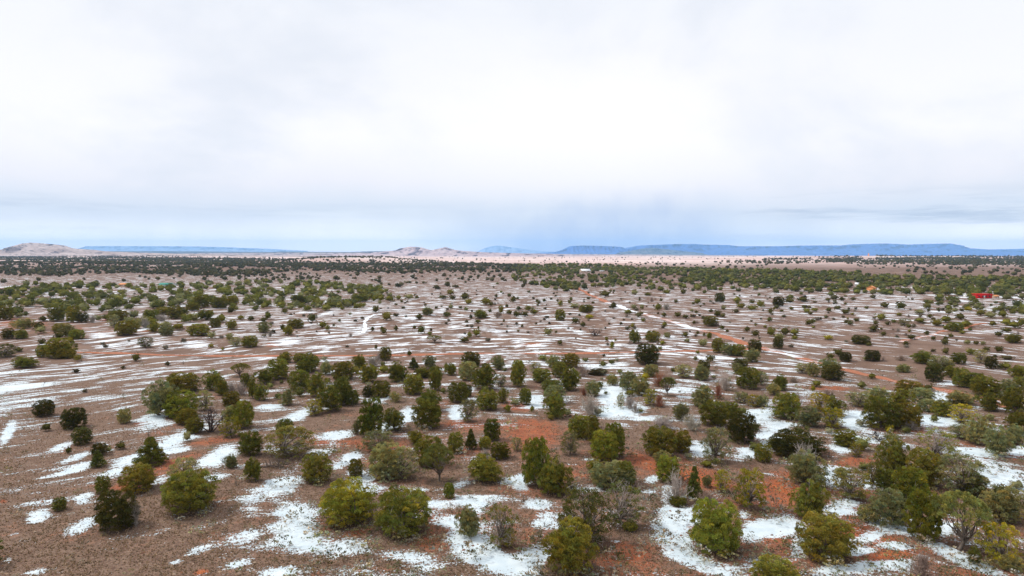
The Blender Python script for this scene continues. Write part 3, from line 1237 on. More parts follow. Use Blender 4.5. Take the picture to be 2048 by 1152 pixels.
# no snow under the crowns of the nearer trees, but needle litter darkened to double as contact shade
LITTER_SHADE = np.zeros(len(S_))
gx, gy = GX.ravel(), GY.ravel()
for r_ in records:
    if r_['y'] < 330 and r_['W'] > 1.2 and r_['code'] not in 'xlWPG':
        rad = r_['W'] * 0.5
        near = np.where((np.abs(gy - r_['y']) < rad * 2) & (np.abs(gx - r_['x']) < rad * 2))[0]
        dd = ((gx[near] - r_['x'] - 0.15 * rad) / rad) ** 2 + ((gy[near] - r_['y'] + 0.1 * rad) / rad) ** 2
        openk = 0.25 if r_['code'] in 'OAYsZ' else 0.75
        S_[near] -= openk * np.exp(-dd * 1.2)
        LITTER_SHADE[near] = np.maximum(LITTER_SHADE[near], np.exp(-(dd / 1.15) ** 2) * (0.9 if openk > .5 else .7))
fs, ft = flow(gx, gy)
nr, nc = GX.shape
ii = (np.arange(nr - 1)[:, None] * nc + np.arange(nc - 1)[None, :]).ravel()
faces = np.stack([ii + nc, ii + nc + 1, ii + 1, ii], 1)
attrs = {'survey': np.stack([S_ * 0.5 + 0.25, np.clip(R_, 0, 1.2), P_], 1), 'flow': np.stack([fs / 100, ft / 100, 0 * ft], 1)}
attrs['survey'][:, 0] = np.clip(S_, 0, 1.4)
attrs['litter'] = np.stack([LITTER_SHADE, LITTER_SHADE, LITTER_SHADE], 1)
gm = mesh('ground', np.stack([gx, gy, GZ.ravel()], 1), faces, M_GROUND, True, attrs)
tag(link('ground', gm), 'reddish steppe ground with thin streaks and patches of snow', None, None, 'structure')


def road(name, pts, width, label, snowy, lift=0.05):
    P = np.array([hit(a, b) for a, b in pts])
    seg = np.concatenate([[0], np.cumsum(np.hypot(*np.diff(P, axis=0).T))])
    n = int(seg[-1] / max(1.0, width * 0.5)) + 2
    s = np.linspace(0, seg[-1], n)
    cx_, cy_ = np.interp(s, seg, P[:, 0]), np.interp(s, seg, P[:, 1])
    k = max(3, n // 60)
    pad = lambda a: np.convolve(np.pad(a, k, mode='edge'), np.ones(2 * k + 1) / (2 * k + 1), 'valid')
    cx_, cy_ = pad(cx_), pad(cy_)
    tx, ty = np.gradient(cx_), np.gradient(cy_)
    L = np.hypot(tx, ty) + 1e-9
    nx, ny = -ty / L, tx / L
    wv = width * (1 + 0.18 * np.sin(s * 0.13) + 0.12 * np.sin(s * 0.41 + 1))
    V, cols = [], 5
    for q in range(cols):
        f = (q / (cols - 1) - 0.5)
        jit = 0.12 * width * np.sin(s * (0.35 + 0.07 * q) + q) if q in (0, cols - 1) else 0
        ax, ay = cx_ + nx * (f * wv + jit), cy_ + ny * (f * wv + jit)
        V.append(np.stack([ax, ay, G(ax, ay) + lift + np.maximum(0, ay - 200) * 0.0006], 1))
    V = np.stack(V, 1).reshape(-1, 3)
    i0 = (np.arange(n - 1)[:, None] * cols + np.arange(cols - 1)[None, :]).ravel()
    sw = np.repeat(np.interp(s / seg[-1], np.linspace(0, 1, len(snowy)), snowy), cols)
    fs_, ft_ = flow(V[:, 0], V[:, 1])
    me = mesh(name, V, np.stack([i0, i0 + 1, i0 + cols + 1, i0 + cols], 1), M_ROAD, True,
              {'survey': np.stack([sw, sw * 0 + 0.9, sw * 0], 1), 'flow': np.stack([fs_ / 100, ft_ / 100, 0 * ft_], 1)})
    tag(link(name, me), label, None, None, 'structure')


road('dirt_road', [(148, 703), (200, 707), (300, 709.5), (420, 711), (560, 712), (700, 711.5), (820, 710), (950, 708.5), (1060, 707.5), (1200, 705.5), (1330, 703), (1450, 701), (1540, 698)], 2.6,
     'red dirt road running straight across the steppe', [.1, .2, .1, 0, 0, .1, .15, .25, .35, .4, .3, .1, .3, .35])
road('dirt_track', [(1150, 575), (1166, 583), (1185, 592), (1212, 604), (1236, 612), (1262, 622), (1290, 630), (1330, 640), (1370, 651), (1420, 664), (1466, 680), (1530, 700), (1600, 715), (1680, 735), (1740, 752), (1800, 766), (1860, 778), (1930, 792), (2060, 826)], 3.4,
     'diagonal dirt track, part red earth and part filled with snow', [0, .15, .3, .1, .1, .5, .3, .7, .95, .95, .8, .5, .9, .3, .2, .7, .2, .35, .5])
road('side_track', [(1800, 686), (1840, 675), (1880, 665), (1930, 655), (1975, 645)], 2.0, 'faint pale side track with snow in it', [.5, .6, .4, .3, .2])
road('winding_rill', [(726, 668), (731, 655), (729, 645), (738, 634), (752, 628)], 1.5, 'winding gully filled with snow', [1.2, 1.3, 1.3, 1.2, .9])

# ------------------------------------------------------------------ hills and mesas on the horizon
def range_mesh(name, prof, D, depth, mat, label, shape='hill', base=0.0, rough=0.06, seed=1, kind='structure', label_cat=None):
    P = np.array(prof, float)
    base = base - 0.0045 * max(0, D - depth - 3000) * 0.9
    px = np.arange(P[0, 0], P[-1, 0] + 0.1, max(0.6, (P[-1, 0] - P[0, 0]) / 700))
    top = np.interp(px, P[:, 0], P[:, 1])
    a, b, c = ray(px, top)
    crest = CAMH + c / b * D                      # height at the crest line, distance D
    crest = np.maximum(crest, base + 0.5)
    if shape == 'mesa':
        fr = [(-1.0, 0), (-.78, .10), (-.60, .24), (-.45, .40), (-.32, .56), (-.22, .68), (-.16, .74), (-.13, .92), (-.10, 1.0), (0.2, 1.0), (0.7, .98), (1.0, .9), (1.3, 0)]
    else:
        fr = [(-1.0, 0), (-.85, .05), (-.7, .14), (-.55, .28), (-.42, .45), (-.3, .63), (-.2, .79), (-.1, .93), (0, 1.0), (.15, .9), (.35, .65), (.6, .32), (.85, .1), (1.0, 0)]
    rr = np.random.default_rng(seed)
    V = []
    xs0 = (px - CX) / F * D
    for j, (o, f) in enumerate(fr):
        y = D + o * depth
        gul = wave(xs0, xs0 * 0 + y * 0.7, depth * 0.22, seed + 3) * 0.5 + wave(xs0, xs0 * 0, depth * 0.09, seed + 5) * 0.3
        yy = y + gul * depth * 0.16 * (1 if 0 < f < 0.95 else 0.3)
        z = base + (crest - base) * np.clip(f + gul * rough * (1.0 if 0.04 < f < 0.9 else 0.0), 0, 1)
        z = np.where(np.full_like(z, f) <= 0, base - 30, z)
        V.append(np.stack([(px - CX) / F * D, yy, z], 1))
    V = np.stack(V, 0)
    V = V.reshape(-1, 3)
    n, m_ = len(fr), len(px)
    i0 = (np.arange(n - 1)[:, None] * m_ + np.arange(m_ - 1)[None, :]).ravel()
    me = mesh(name, V, np.stack([i0, i0 + 1, i0 + m_ + 1, i0 + m_], 1), mat, shape != 'mesa')
    tag(link(name, me), label, label_cat, None, kind)


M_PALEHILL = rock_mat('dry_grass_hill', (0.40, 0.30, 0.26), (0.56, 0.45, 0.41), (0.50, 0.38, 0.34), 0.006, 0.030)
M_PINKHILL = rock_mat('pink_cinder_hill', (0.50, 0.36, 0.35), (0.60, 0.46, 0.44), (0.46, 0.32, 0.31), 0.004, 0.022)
M_MESA = rock_mat('haze_blue_forested_mesa', (0.042, 0.125, 0.40), (0.062, 0.155, 0.46), (0.10, 0.16, 0.38), 0.0012)  # wooded slopes, with the blue of distant haze painted into the albedo
M_FARMESA = rock_mat('hazed_far_mesa', (0.28, 0.40, 0.60), (0.33, 0.45, 0.64), (0.34, 0.43, 0.58), 0.0012)  # distance fade painted in: albedo paled towards the sky colour
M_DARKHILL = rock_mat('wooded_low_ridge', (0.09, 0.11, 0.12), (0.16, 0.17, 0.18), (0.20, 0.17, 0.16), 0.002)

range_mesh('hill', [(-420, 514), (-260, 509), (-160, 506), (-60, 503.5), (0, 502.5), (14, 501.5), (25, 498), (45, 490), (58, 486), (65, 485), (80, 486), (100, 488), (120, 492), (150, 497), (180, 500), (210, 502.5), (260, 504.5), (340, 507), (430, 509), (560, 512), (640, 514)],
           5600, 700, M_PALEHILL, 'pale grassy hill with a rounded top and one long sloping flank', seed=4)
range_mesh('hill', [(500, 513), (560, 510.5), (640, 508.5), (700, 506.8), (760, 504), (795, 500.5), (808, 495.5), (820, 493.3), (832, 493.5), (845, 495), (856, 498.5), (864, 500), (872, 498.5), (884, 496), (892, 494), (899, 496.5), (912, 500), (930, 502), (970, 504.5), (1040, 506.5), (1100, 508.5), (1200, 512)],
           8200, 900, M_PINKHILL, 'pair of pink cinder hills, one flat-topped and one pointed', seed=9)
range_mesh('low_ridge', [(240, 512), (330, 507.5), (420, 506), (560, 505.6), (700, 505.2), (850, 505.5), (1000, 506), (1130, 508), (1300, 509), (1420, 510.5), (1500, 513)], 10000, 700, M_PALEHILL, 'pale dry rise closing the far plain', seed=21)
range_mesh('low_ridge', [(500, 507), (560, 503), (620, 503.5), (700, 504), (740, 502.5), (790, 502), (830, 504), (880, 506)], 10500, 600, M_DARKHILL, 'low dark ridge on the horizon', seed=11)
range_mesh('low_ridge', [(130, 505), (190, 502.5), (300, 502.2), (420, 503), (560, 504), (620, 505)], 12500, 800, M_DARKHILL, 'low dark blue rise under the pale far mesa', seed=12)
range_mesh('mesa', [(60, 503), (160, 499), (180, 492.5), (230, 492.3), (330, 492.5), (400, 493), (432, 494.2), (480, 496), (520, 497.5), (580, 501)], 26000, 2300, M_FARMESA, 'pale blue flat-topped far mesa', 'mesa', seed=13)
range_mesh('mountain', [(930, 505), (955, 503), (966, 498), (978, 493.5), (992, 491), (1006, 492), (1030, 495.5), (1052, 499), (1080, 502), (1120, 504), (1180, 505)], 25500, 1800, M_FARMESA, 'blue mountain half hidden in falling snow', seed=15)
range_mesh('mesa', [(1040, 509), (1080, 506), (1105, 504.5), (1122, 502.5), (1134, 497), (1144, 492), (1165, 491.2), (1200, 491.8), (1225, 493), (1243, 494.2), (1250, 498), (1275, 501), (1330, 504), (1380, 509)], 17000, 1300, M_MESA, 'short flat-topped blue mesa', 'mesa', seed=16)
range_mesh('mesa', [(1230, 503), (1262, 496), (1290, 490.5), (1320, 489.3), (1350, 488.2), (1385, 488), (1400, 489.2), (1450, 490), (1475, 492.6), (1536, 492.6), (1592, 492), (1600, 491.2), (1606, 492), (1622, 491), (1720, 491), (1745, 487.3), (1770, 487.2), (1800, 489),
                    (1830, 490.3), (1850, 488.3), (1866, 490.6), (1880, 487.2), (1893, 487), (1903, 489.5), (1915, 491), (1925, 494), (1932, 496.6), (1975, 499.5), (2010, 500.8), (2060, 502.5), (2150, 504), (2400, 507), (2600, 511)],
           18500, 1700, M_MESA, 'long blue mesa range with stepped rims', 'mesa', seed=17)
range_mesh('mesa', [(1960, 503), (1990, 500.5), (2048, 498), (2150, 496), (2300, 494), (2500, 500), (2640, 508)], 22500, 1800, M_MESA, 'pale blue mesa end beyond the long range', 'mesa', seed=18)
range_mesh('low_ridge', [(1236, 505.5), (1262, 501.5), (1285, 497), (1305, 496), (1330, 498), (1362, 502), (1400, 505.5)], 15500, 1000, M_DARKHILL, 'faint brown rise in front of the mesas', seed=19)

# ------------------------------------------------------------------ tree meshes
def tubes(paths, sides=5):
    """paths: list of (points (n,3), radii) -> verts, quads"""
    V, Q = [], []
    base = 0
    for pts, rad in paths:
        pts = np.asarray(pts, float)
        n = len(pts)
        T = np.gradient(pts, axis=0)
        T /= np.linalg.norm(T, axis=1)[:, None] + 1e-9
        ref = np.array([1.0, 0.2, 0.1])
        A = np.cross(T, ref)
        A /= np.linalg.norm(A, axis=1)[:, None] + 1e-9
        B = np.cross(T, A)
        ang = np.arange(sides) * 2 * math.pi / sides
        ring = pts[:, None, :] + (A[:, None, :] * np.cos(ang)[None, :, None] + B[:, None, :] * np.sin(ang)[None, :, None]) * np.asarray(rad)[:, None, None]
        V.append(ring.reshape(-1, 3))
        for k in range(n - 1):
            for s in range(sides):
                s2 = (s + 1) % sides
                Q.append((base + k * sides + s, base + k * sides + s2, base + (k + 1) * sides + s2, base + (k + 1) * sides + s))
        base += n * sides
    return np.concatenate(V), np.array(Q)


def limb(a, b, r0, r1, rg, n=5, sag=0.15):
    t = np.linspace(0, 1, n)[:, None]
    a, b = np.asarray(a, float), np.asarray(b, float)
    L = np.linalg.norm(b - a)
    p = a + (b - a) * t
    p += np.sin(t * math.pi) * rg.normal(0, sag * L, 3) * 0.5
    p[1:-1] += rg.normal(0, 0.03 * L, (n - 2, 3))
    return p, np.linspace(r0, r1, n)


def sprays(cent, crad, per, leaf, rg, up=0.9, flat=1.7):
    """leaf sprays (small diamonds) round clump centres; centres in a crown about the origin"""
    K = len(cent)
    ci = np.repeat(np.arange(K), per)
    n = len(ci)
    d = rg.normal(0, 1, (n, 3))
    d /= np.linalg.norm(d, axis=1)[:, None]
    d[:, 2] = np.abs(d[:, 2]) * 0.9 - 0.25
    r = rg.uniform(0.35, 1.0, n) ** 0.5
    rad = np.asarray(crad)[ci]
    pos = cent[ci] + d * (rad * r)[:, None] * np.array([1, 1, flat])
    pos[:, 2] = np.abs(pos[:, 2])
    out = cent[ci] * np.array([1, 1, 0.25])
    out /= np.linalg.norm(out, axis=1)[:, None] + 1e-6
    ax = d * 0.9 + out * 0.5 + np.array([0, 0, up]) + rg.normal(0, 0.35, (n, 3))
    ax /= np.linalg.norm(ax, axis=1)[:, None]
    sd = np.cross(ax, rg.normal(0, 1, (n, 3)))
    sd /= np.linalg.norm(sd, axis=1)[:, None] + 1e-6
    l = leaf * rg.uniform(0.6, 1.4, n)[:, None]
    wd = l * rg.uniform(0.16, 0.3, n)[:, None]
    v = np.stack([pos - ax * l * .5, pos + sd * wd, pos + ax * l * .6, pos - sd * wd], 1).reshape(-1, 3)
    q = np.arange(n * 4).reshape(-1, 4)
    tone_c = rg.uniform(0.55, 1.5, K)[ci]
    tl = tone_c * rg.uniform(0.8, 1.2, n)
    yel = np.clip(rg.normal(0, 0.12, K)[ci] + rg.normal(0, 0.06, n), -.25, .3)
    tone = np.stack([tl * (1 + yel), tl, tl * (1 - yel)], 1)
    return v, q, np.repeat(tone, 4, 0)


def crown_centres(kind, rg, K):
    seed_ = rg.uniform(0, 6.28)
    seed_ = float(seed_)
    """clump centres in a crown of radius 1 (x, y) and height 2 (z 0..2)"""
    out = []
    if kind == 'dome':
        for k in range(K):
            a = rg.uniform(0, 2 * math.pi)
            zf = rg.uniform(0.0, 1.0)
            z = 0.08 + 1.62 * zf
            prof = math.sqrt(max(0.0, 1 - ((z - 0.80) / 1.10) ** 2)) if z > .8 else 1 - 0.28 * ((.8 - z) / .8) ** 2
            r = prof * rg.uniform(0.6, 1.0) ** (0.5) * (0.92 + 0.07 * math.sin(3 * a + seed_) + 0.05 * math.sin(5 * a - z * 3 + seed_))
            if rg.uniform() < .06:
                r *= 1.09
                z *= 1.04
            if rg.uniform() < 0.2:
                r *= rg.uniform(0.2, 0.8)
            out.append((r * math.cos(a) * 0.84, r * math.sin(a) * 0.84, z))
    elif kind == 'cone':
        for k in range(K):
            a = rg.uniform(0, 2 * math.pi)
            z = 0.15 + 1.75 * rg.uniform(0, 1) ** 1.25
            r = (0.86 * (1 - (z / 2.05) ** 1.3)) * rg.uniform(0.6, 1.0)
            out.append((r * math.cos(a), r * math.sin(a), z))
    elif kind == 'lobes':
        L = rg.integers(3, 6)
        lob = []
        for q in range(L):
            a = 6.283 * q / L + rg.uniform(-.4, .4)
            rr = rg.uniform(.25, .5)
            lob.append((rr * math.cos(a), rr * math.sin(a), rg.uniform(.5, 1.15), rg.uniform(.42, .56)))
        lob.append((0, 0, rg.uniform(1.0, 1.3), .5))
        lob.append((0, 0, .45, .72))
        L += 2
        for k in range(K):
            x, y, z, s = lob[k % L]
            d = rg.normal(0, 1, 3)
            d /= np.linalg.norm(d)
            d[2] = d[2] * 1.25
            p = np.array([x, y, z]) + d * s * rg.uniform(.7, 1.0)
            p[2] = max(rg.uniform(.05, .25), p[2])
            out.append(tuple(p))
    elif kind == 'open':
        for k in range(K):
            a = rg.uniform(0, 2 * math.pi)
            z = rg.choice([0.3, 0.6, 0.95, 1.25, 1.55, 1.8]) + rg.normal(0, 0.09)
            r = math.sqrt(max(0.05, 1 - ((z - 1.0) / 1.05) ** 2)) * rg.uniform(0.15, 0.9) ** 0.6
            out.append((r * math.cos(a) * .9, r * math.sin(a) * .9, z))
    elif kind == 'umbrella':
        for k in range(K):
            a = rg.uniform(0, 2 * math.pi)
            r = rg.uniform(0, 0.85) ** 0.6
            z = 1.85 - 0.75 * r ** 2.2 - (rg.uniform(0, 0.5) if rg.uniform() < .5 else 0)
            out.append((r * math.cos(a) * .92, r * math.sin(a) * .92, z))
    return np.array(out)


PROTO = {}
HS = 2.3      # natural half width of the prototypes in metres


def make_tree_proto(key, kind, seed, K, per, crad, leaf, stems, bare=0):
    rg = np.random.default_rng(seed)
    c = crown_centres(kind, rg, K)
    cm = c * HS
    rad = rg.uniform(0.75, 1.3, K) * crad * HS
    v, q, tone = sprays(cm, rad, per, leaf, rg)
    if kind in ('dome', 'cone', 'lobes'):          # close inner foliage behind the outer sprays
        ci_ = []
        zs = {'dome': (.35, .62, .9, 1.15), 'lobes': (.35, .6, .85, 1.05), 'cone': (.3, .6, .95, 1.3)}[kind]
        for zc in zs:
            f = {'dome': .60, 'lobes': .52, 'cone': .62 * (1 - zc / 2.1)}[kind] * (1 if zc < 1 else .8)
            for _ in range(16):
                a = rg.uniform(0, 6.283)
                ci_.append((f * math.cos(a) * rg.uniform(.3, 1), f * math.sin(a) * rg.uniform(.3, 1), zc + rg.normal(0, .06)))
        ci_ = np.array(ci_) * HS
        v2, q2, t2 = sprays(ci_, np.full(len(ci_), .16 * HS), 34, .26, rg, 0.6, 1.0)
        q = np.concatenate([q, q2 + len(v)])
        v = np.concatenate([v, v2])
        tone = np.concatenate([tone, t2])
    # trunk and limbs
    paths = []
    pick = rg.choice(len(cm), min(stems, len(cm)), replace=False)
    fork = np.array([rg.normal(0, .1), rg.normal(0, .1), 0.35 if kind in ('umbrella', 'open') else 0.15]) * HS
    paths.append(limb((0, 0, -0.25), fork, 0.17, 0.13, rg, 4, 0.05))
    for k in pick:
        paths.append(limb(fork + rg.normal(0, .05, 3), cm[k], rg.uniform(.05, .1), 0.015, rg, 5, 0.12))
    tv, tq = tubes(paths, 5)
    # normalise crown extents
    mn, mx_ = v.min(0), v.max(0)
    lo, hi = np.percentile(v, 0.6, axis=0), np.percentile(v, 99.4, axis=0)
    data = dict(crown=(v, q, tone), w=max(hi[0] - lo[0], hi[1] - lo[1]), h=hi[2], trunk=(tv, tq))
    twigs = None
    if bare:
        bp = []
        for k in range(bare):
            e = cm[rg.integers(len(cm))] * rg.uniform(.9, 1.12) + rg.normal(0, .12, 3) * HS
            e[2] = max(e[2], .3)
            bp.append(limb(fork, e, .035, .008, rg, 4, .12))
            arm = bp[-1][0]
            for _ in range(4):
                t0 = arm[2 if _ < 2 else 3]
                bp.append(limb(t0, t0 + rg.normal(0, .22, 3) * HS * .6 + np.array([0, 0, .18 * HS]), .016, .006, rg, 3, .1))
        twigs = tubes(bp, 3)
    data['me_crown'] = mesh('crown', v, q, M_LEAF, False, {'tone': tone})
    data['me_trunk'] = mesh('trunk', tv, tq, M_BARK, True)
    data['me_twigs'] = mesh('dead_branches', twigs[0], twigs[1], M_TWIG, True) if bare else None
    PROTO.setdefault(key, []).append(data)


for s in range(6):
    make_tree_proto('dome', 'dome', 100 + s, 300, 84, 0.100, 0.10, 10, 9 if s % 3 == 1 else 0)
for s in range(6):
    make_tree_proto('lobes', 'lobes', 130 + s, 290, 84, 0.100, 0.10, 12, 10 if s % 3 == 2 else 0)
for s in range(2):
    make_tree_proto('cone', 'cone', 150 + s, 230, 80, 0.10, 0.10, 8)
for s in range(4):
    make_tree_proto('open', 'open', 170 + s, 190, 70, 0.10, 0.10, 30, 18)
for s in range(3):
    make_tree_proto('umbrella', 'umbrella', 190 + s, 190, 76, 0.105, 0.10, 18)
for s in range(2):
    make_tree_proto('halfbare', 'open', 210 + s, 100, 50, 0.10, 0.12, 18, 70)


def make_bare_proto(key, seed, arms, spread, wob, thick=1.0, up=0.5, levels=(6, 5)):
    rg = np.random.default_rng(seed)
    paths = []
    for k in range(arms):
        a = rg.uniform(0, 2 * math.pi)
        el = rg.uniform(up, 1.0) * math.pi / 2
        L = rg.uniform(.75, 1.05)
        e = np.array([math.cos(a) * math.cos(el) * spread, math.sin(a) * math.cos(el) * spread, math.sin(el)]) * L * 2.0
        p, r = limb((rg.normal(0, .05), rg.normal(0, .05), -.1), e, .045 * thick, .012 * thick, rg, 6, wob)
        paths.append((p, r))
        for _ in range(levels[0]):
            k0 = rg.integers(1, 5)
            s0 = p[k0] * .5 + p[k0 + 1] * .5
            d = (e / np.linalg.norm(e)) * .45 + rg.normal(0, .32, 3) + np.array([0, 0, .12])
            p2, r2 = limb(s0, s0 + d * L * .8, .02 * thick, .008 * thick, rg, 4, wob)
            paths.append((p2, r2))
            for __ in range(levels[1]):
                s1 = p2[rg.integers(1, 4)]
                paths.append(limb(s1, s1 + (d * .3 + rg.normal(0, .16, 3)) * L, .013 * thick, .006 * thick, rg, 3, .1))
    v, q = tubes(paths, 3)
    hi, lo = np.percentile(v, 99.5, axis=0), np.percentile(v, .5, axis=0)
    PROTO.setdefault(key, []).append(dict(w=max(hi[0] - lo[0], hi[1] - lo[1]), h=hi[2], me=mesh('branches', v, q, M_TWIG, True)))


for s in range(3):
    make_bare_proto('bare', 300 + s, 30, 1.0, .07, 1.25, .18, (8, 6))
for s in range(2):
    make_bare_proto('dead', 320 + s, 9, 1.25, .2, 2.0, .1, (6, 4))
for s in range(2):
    make_bare_proto('twig', 340 + s, 10, 1.0, .1, 1.2, .2, (4, 2))

LOOK = {  # code: (prototype, crown colour, words)
    'd': ('dome', (0.098, 0.090, 0.024), 'dark round'), 'g': ('lobes', (0.181, 0.172, 0.034), 'green bushy'), 'b': ('dome', (0.227, 0.227, 0.038), 'bright green'),
    'o': ('dome', (0.197, 0.168, 0.034), 'olive rounded'), 's': ('lobes', (0.244, 0.235, 0.105), 'grey-green'), 'S': ('open', (0.097, 0.099, 0.029), 'dark spreading'),
    'O': ('open', (0.176, 0.164, 0.044), 'open-crowned'), 'U': ('umbrella', (0.176, 0.164, 0.044), 'umbrella-shaped'), 'c': ('cone', (0.109, 0.116, 0.024), 'cone-shaped'), 't': ('dome', (0.151, 0.155, 0.025), 'upright oval'),
    'y': ('open', (0.286, 0.244, 0.025), 'yellowish'), 'Y': ('halfbare', (0.218, 0.210, 0.050), 'half-bare'), 'Z': ('halfbare', (0.193, 0.197, 0.059), 'half-bare'),
    'A': ('umbrella', (0.176, 0.181, 0.055), 'airy'), 'l': ('dome', (0.071, 0.060, 0.027), 'low dark'),
    'G': ('bare', (1.0, .95, .90), 'grey leafless'), 'W': ('bare', (1.30, 1.24, 1.18), 'whitish leafless'), 'P': ('bare', (0.85, .70, .60), 'brownish leafless'),
    'R': ('bare', (0.9, .42, .25), 'rusty withered'), 'D': ('dead', (0.168, 0.134, 0.126), 'dark dead'), 'x': ('twig', (0.42, .38, .33), 'small twiggy')}
BARE = 'GWPRDx'
JUN = [r for r in records if r['code'] not in BARE]
JUN.sort(key=lambda r: -r['w'] * r['h'])
BIG, SMALL = JUN[:298], JUN[298:]
BUSH = [r for r in records if r['code'] in BARE]

# ---- labels: a look, and the way to it from a landmark
LAND = [(r['short'], r['px'], r['py'] - r['h'] / 2) for r in records if r['short']]
LAND += [('the red-walled building', 1964, 596)]
ORD = ['', 'second ', 'third ', 'fourth ', 'fifth ', 'sixth ', 'seventh ', 'eighth ', 'ninth ', 'tenth ', 'eleventh ', 'twelfth ']
dist_all = sorted(q['W'] for q in BIG)
cut1, cut2 = dist_all[len(dist_all) // 3], dist_all[2 * len(dist_all) // 3]


def words_of(r):
    noun = 'juniper' if r['code'] not in BARE else ('tree' if r['code'] == 'D' else 'bush')
    size = 'small' if r['W'] < cut1 else ('mid-sized' if r['W'] < cut2 else 'large')
    wd = LOOK[r['code']][2]
    if wd.startswith(('small', 'low')) or noun != 'juniper':
        size = ''
    return (size + ' ' + wd).strip() + ' ' + noun


fam = {}
for r in BIG + BUSH:
    if r['full']:
        r['label'] = r['full']
        continue
    cx_, cy_ = r['px'], r['py'] - r['h'] / 2
    best = None
    for nm, lx, ly in LAND:
        ddx, ddy = cx_ - lx, (cy_ - ly) * 1.9
        dd = math.hypot(ddx, ddy)
        if best is None or dd < best[0]:
            if abs(ddx) > abs(ddy):
                dr = 'right of' if ddx > 0 else 'left of'
            else:
                dr = 'in front of' if ddy > 0 else 'beyond'
            best = (dd, nm, dr)
    fam.setdefault((words_of(r), best[2], best[1]), []).append((best[0], r))
for (wds, dr, nm), lst in fam.items():
    lst.sort(key=lambda q: q[0])
    for k, (_, r) in enumerate(lst):
        if len(lst) == 1:
            r['label'] = f"{wds} {dr} {nm}"
        elif k == 0:
            r['label'] = f"{wds}, the first {dr} {nm}"
        else:
            r['label'] = f"{wds}, {ORD[k]}one {dr} {nm}"

rnd = random.Random(5)


def vary(c, r, amt=0.16):
    k = 1 + rnd.uniform(-0.28, 0.28)
    y = rnd.uniform(-0.09, 0.07)
    return (min(1, c[0] * k * (1 + y)), c[1] * k, c[2] * k * (1 - y), 1.0)


trees = []
used = {}
for r in BIG + BUSH:
    pk, colr, _ = LOOK[r['code']]
    if r['code'] == 'g' and rnd.random() < 0.55:
        pk = 'dome'
    if r['code'] == 's' and rnd.random() < 0.45:
        pk = rnd.choice(['open', 'dome'])
    lst = PROTO[pk]
    k = used.get(pk, 0)
    used[pk] = k + 1
    p = lst[k % len(lst)]
    sx = r['W'] / p['w'] * 1.07
    sz = r['H'] / p['h'] * 1.04
    rot = rnd.uniform(0, 6.28)
    cl = vary(colr, r) if r['code'] not in BARE else tuple(q * rnd.uniform(.97, 1.03) * 1.0 for q in colr)
    if r['code'] in BARE:
        nm = {'D': 'dead_tree', 'x': 'twiggy_shrub'}.get(r['code'], 'bare_bush')
        o = link(nm, p['me'], None, (r['x'], r['y'], r['z']))
        o.rotation_euler = (0, 0, rot)
        o.scale = (sx, sx, sz)
        o.color = (cl[0], cl[1], cl[2], 1)
        tag(o, r['label'], {'D': 'dead tree', 'x': 'shrub'}.get(r['code'], 'bush'), {'D': 'dead trees among the junipers', 'x': 'small dry shrubs on the steppe'}.get(r['code'], 'leafless bushes among the junipers'))
        continue
    e = link('juniper_tree', None, None, (r['x'], r['y'], r['z']))
    e.empty_display_size = 0.3
    e.rotation_euler = (rnd.uniform(-.05, .05), rnd.uniform(-.05, .05), rot)
    e.scale = (sx, sx * rnd.uniform(.92, 1.05), sz)
    tag(e, r['label'], 'tree', 'junipers scattered over the steppe')
    c1 = link('crown', p['me_crown'], e)
    c1.color = cl
    t1 = link('trunk', p['me_trunk'], e)
    t1.color = (1, 1, 1, 1)
    if p['me_twigs']:
        b1 = link('dead_branches', p['me_twigs'], e)
        b1.color = (1.05, 1.0, .98, 1)

# ------------------------------------------------------------------ the wood and scrub beyond the first 300: one mass of small trees
def low_proto(seed, K, per, crad, leaf, kind='dome', core=0.0):
    rg = np.random.default_rng(seed)
    c = crown_centres(kind, rg, K)
    v, q, t = sprays(c, rg.uniform(.8, 1.2, K) * crad, per, leaf, rg)
    if core:                        # lumpy closed body under the sprays, as quads
        nu, nvv = (8, 4) if K > 10 else (6, 3)
        cv = []
        for i in range(nvv + 1):
            ph = math.pi * i / nvv
            for k in range(nu):
                a = 2 * math.pi * (k + .5 * (i % 2)) / nu
                rr = core * (1 + rg.normal(0, .10))
                cv.append((rr * math.sin(ph) * math.cos(a), rr * math.sin(ph) * math.sin(a), max(-.02, .85 + rr * 1.0 * math.cos(ph))))
        cv = np.array(cv)
        qs = np.array([(i * nu + k, (i + 1) * nu + k, (i + 1) * nu + (k + 1) % nu, i * nu + (k + 1) % nu) for i in range(nvv) for k in range(nu)])
        v = np.concatenate([v, cv[qs].reshape(-1, 3)])
        t = np.concatenate([t, np.repeat(rg.uniform(.75, 1.1, (len(qs), 1)), 4, 0) * np.ones((1, 3))])
    hi, lo = np.percentile(v, 99, axis=0), np.percentile(v, 1, axis=0)
    v = v / np.array([(hi[0] - lo[0]), (hi[1] - lo[1]), hi[2]])
    v[:, 2] = np.maximum(v[:, 2], -0.02)
    return v, t


LO_A = [low_proto(500 + k, 46, 16, .19, .15, 'dome' if k % 2 else 'lobes', .62) for k in range(6)]
LO_B = [low_proto(520 + k, 22, 7, .24, .28, 'dome' if k % 2 else 'lobes', .72) for k in range(6)]
LO_C = [low_proto(540 + k, 5, 3, .30, .5, 'dome', .85) for k in range(5)]

LO_S = [low_proto(560 + k, 16, 8, .18, .20) for k in range(5)]


def inside(poly, x, y):
    n = len(poly)
    c = np.zeros(len(x), bool)
    j = n - 1
    for i in range(n):
        xi, yi = poly[i]
        xj, yj = poly[j]
        c ^= ((yi > y) != (yj > y)) & (x < (xj - xi) * (y - yi) / (yj - yi + 1e-9) + xi)
        j = i
    return c


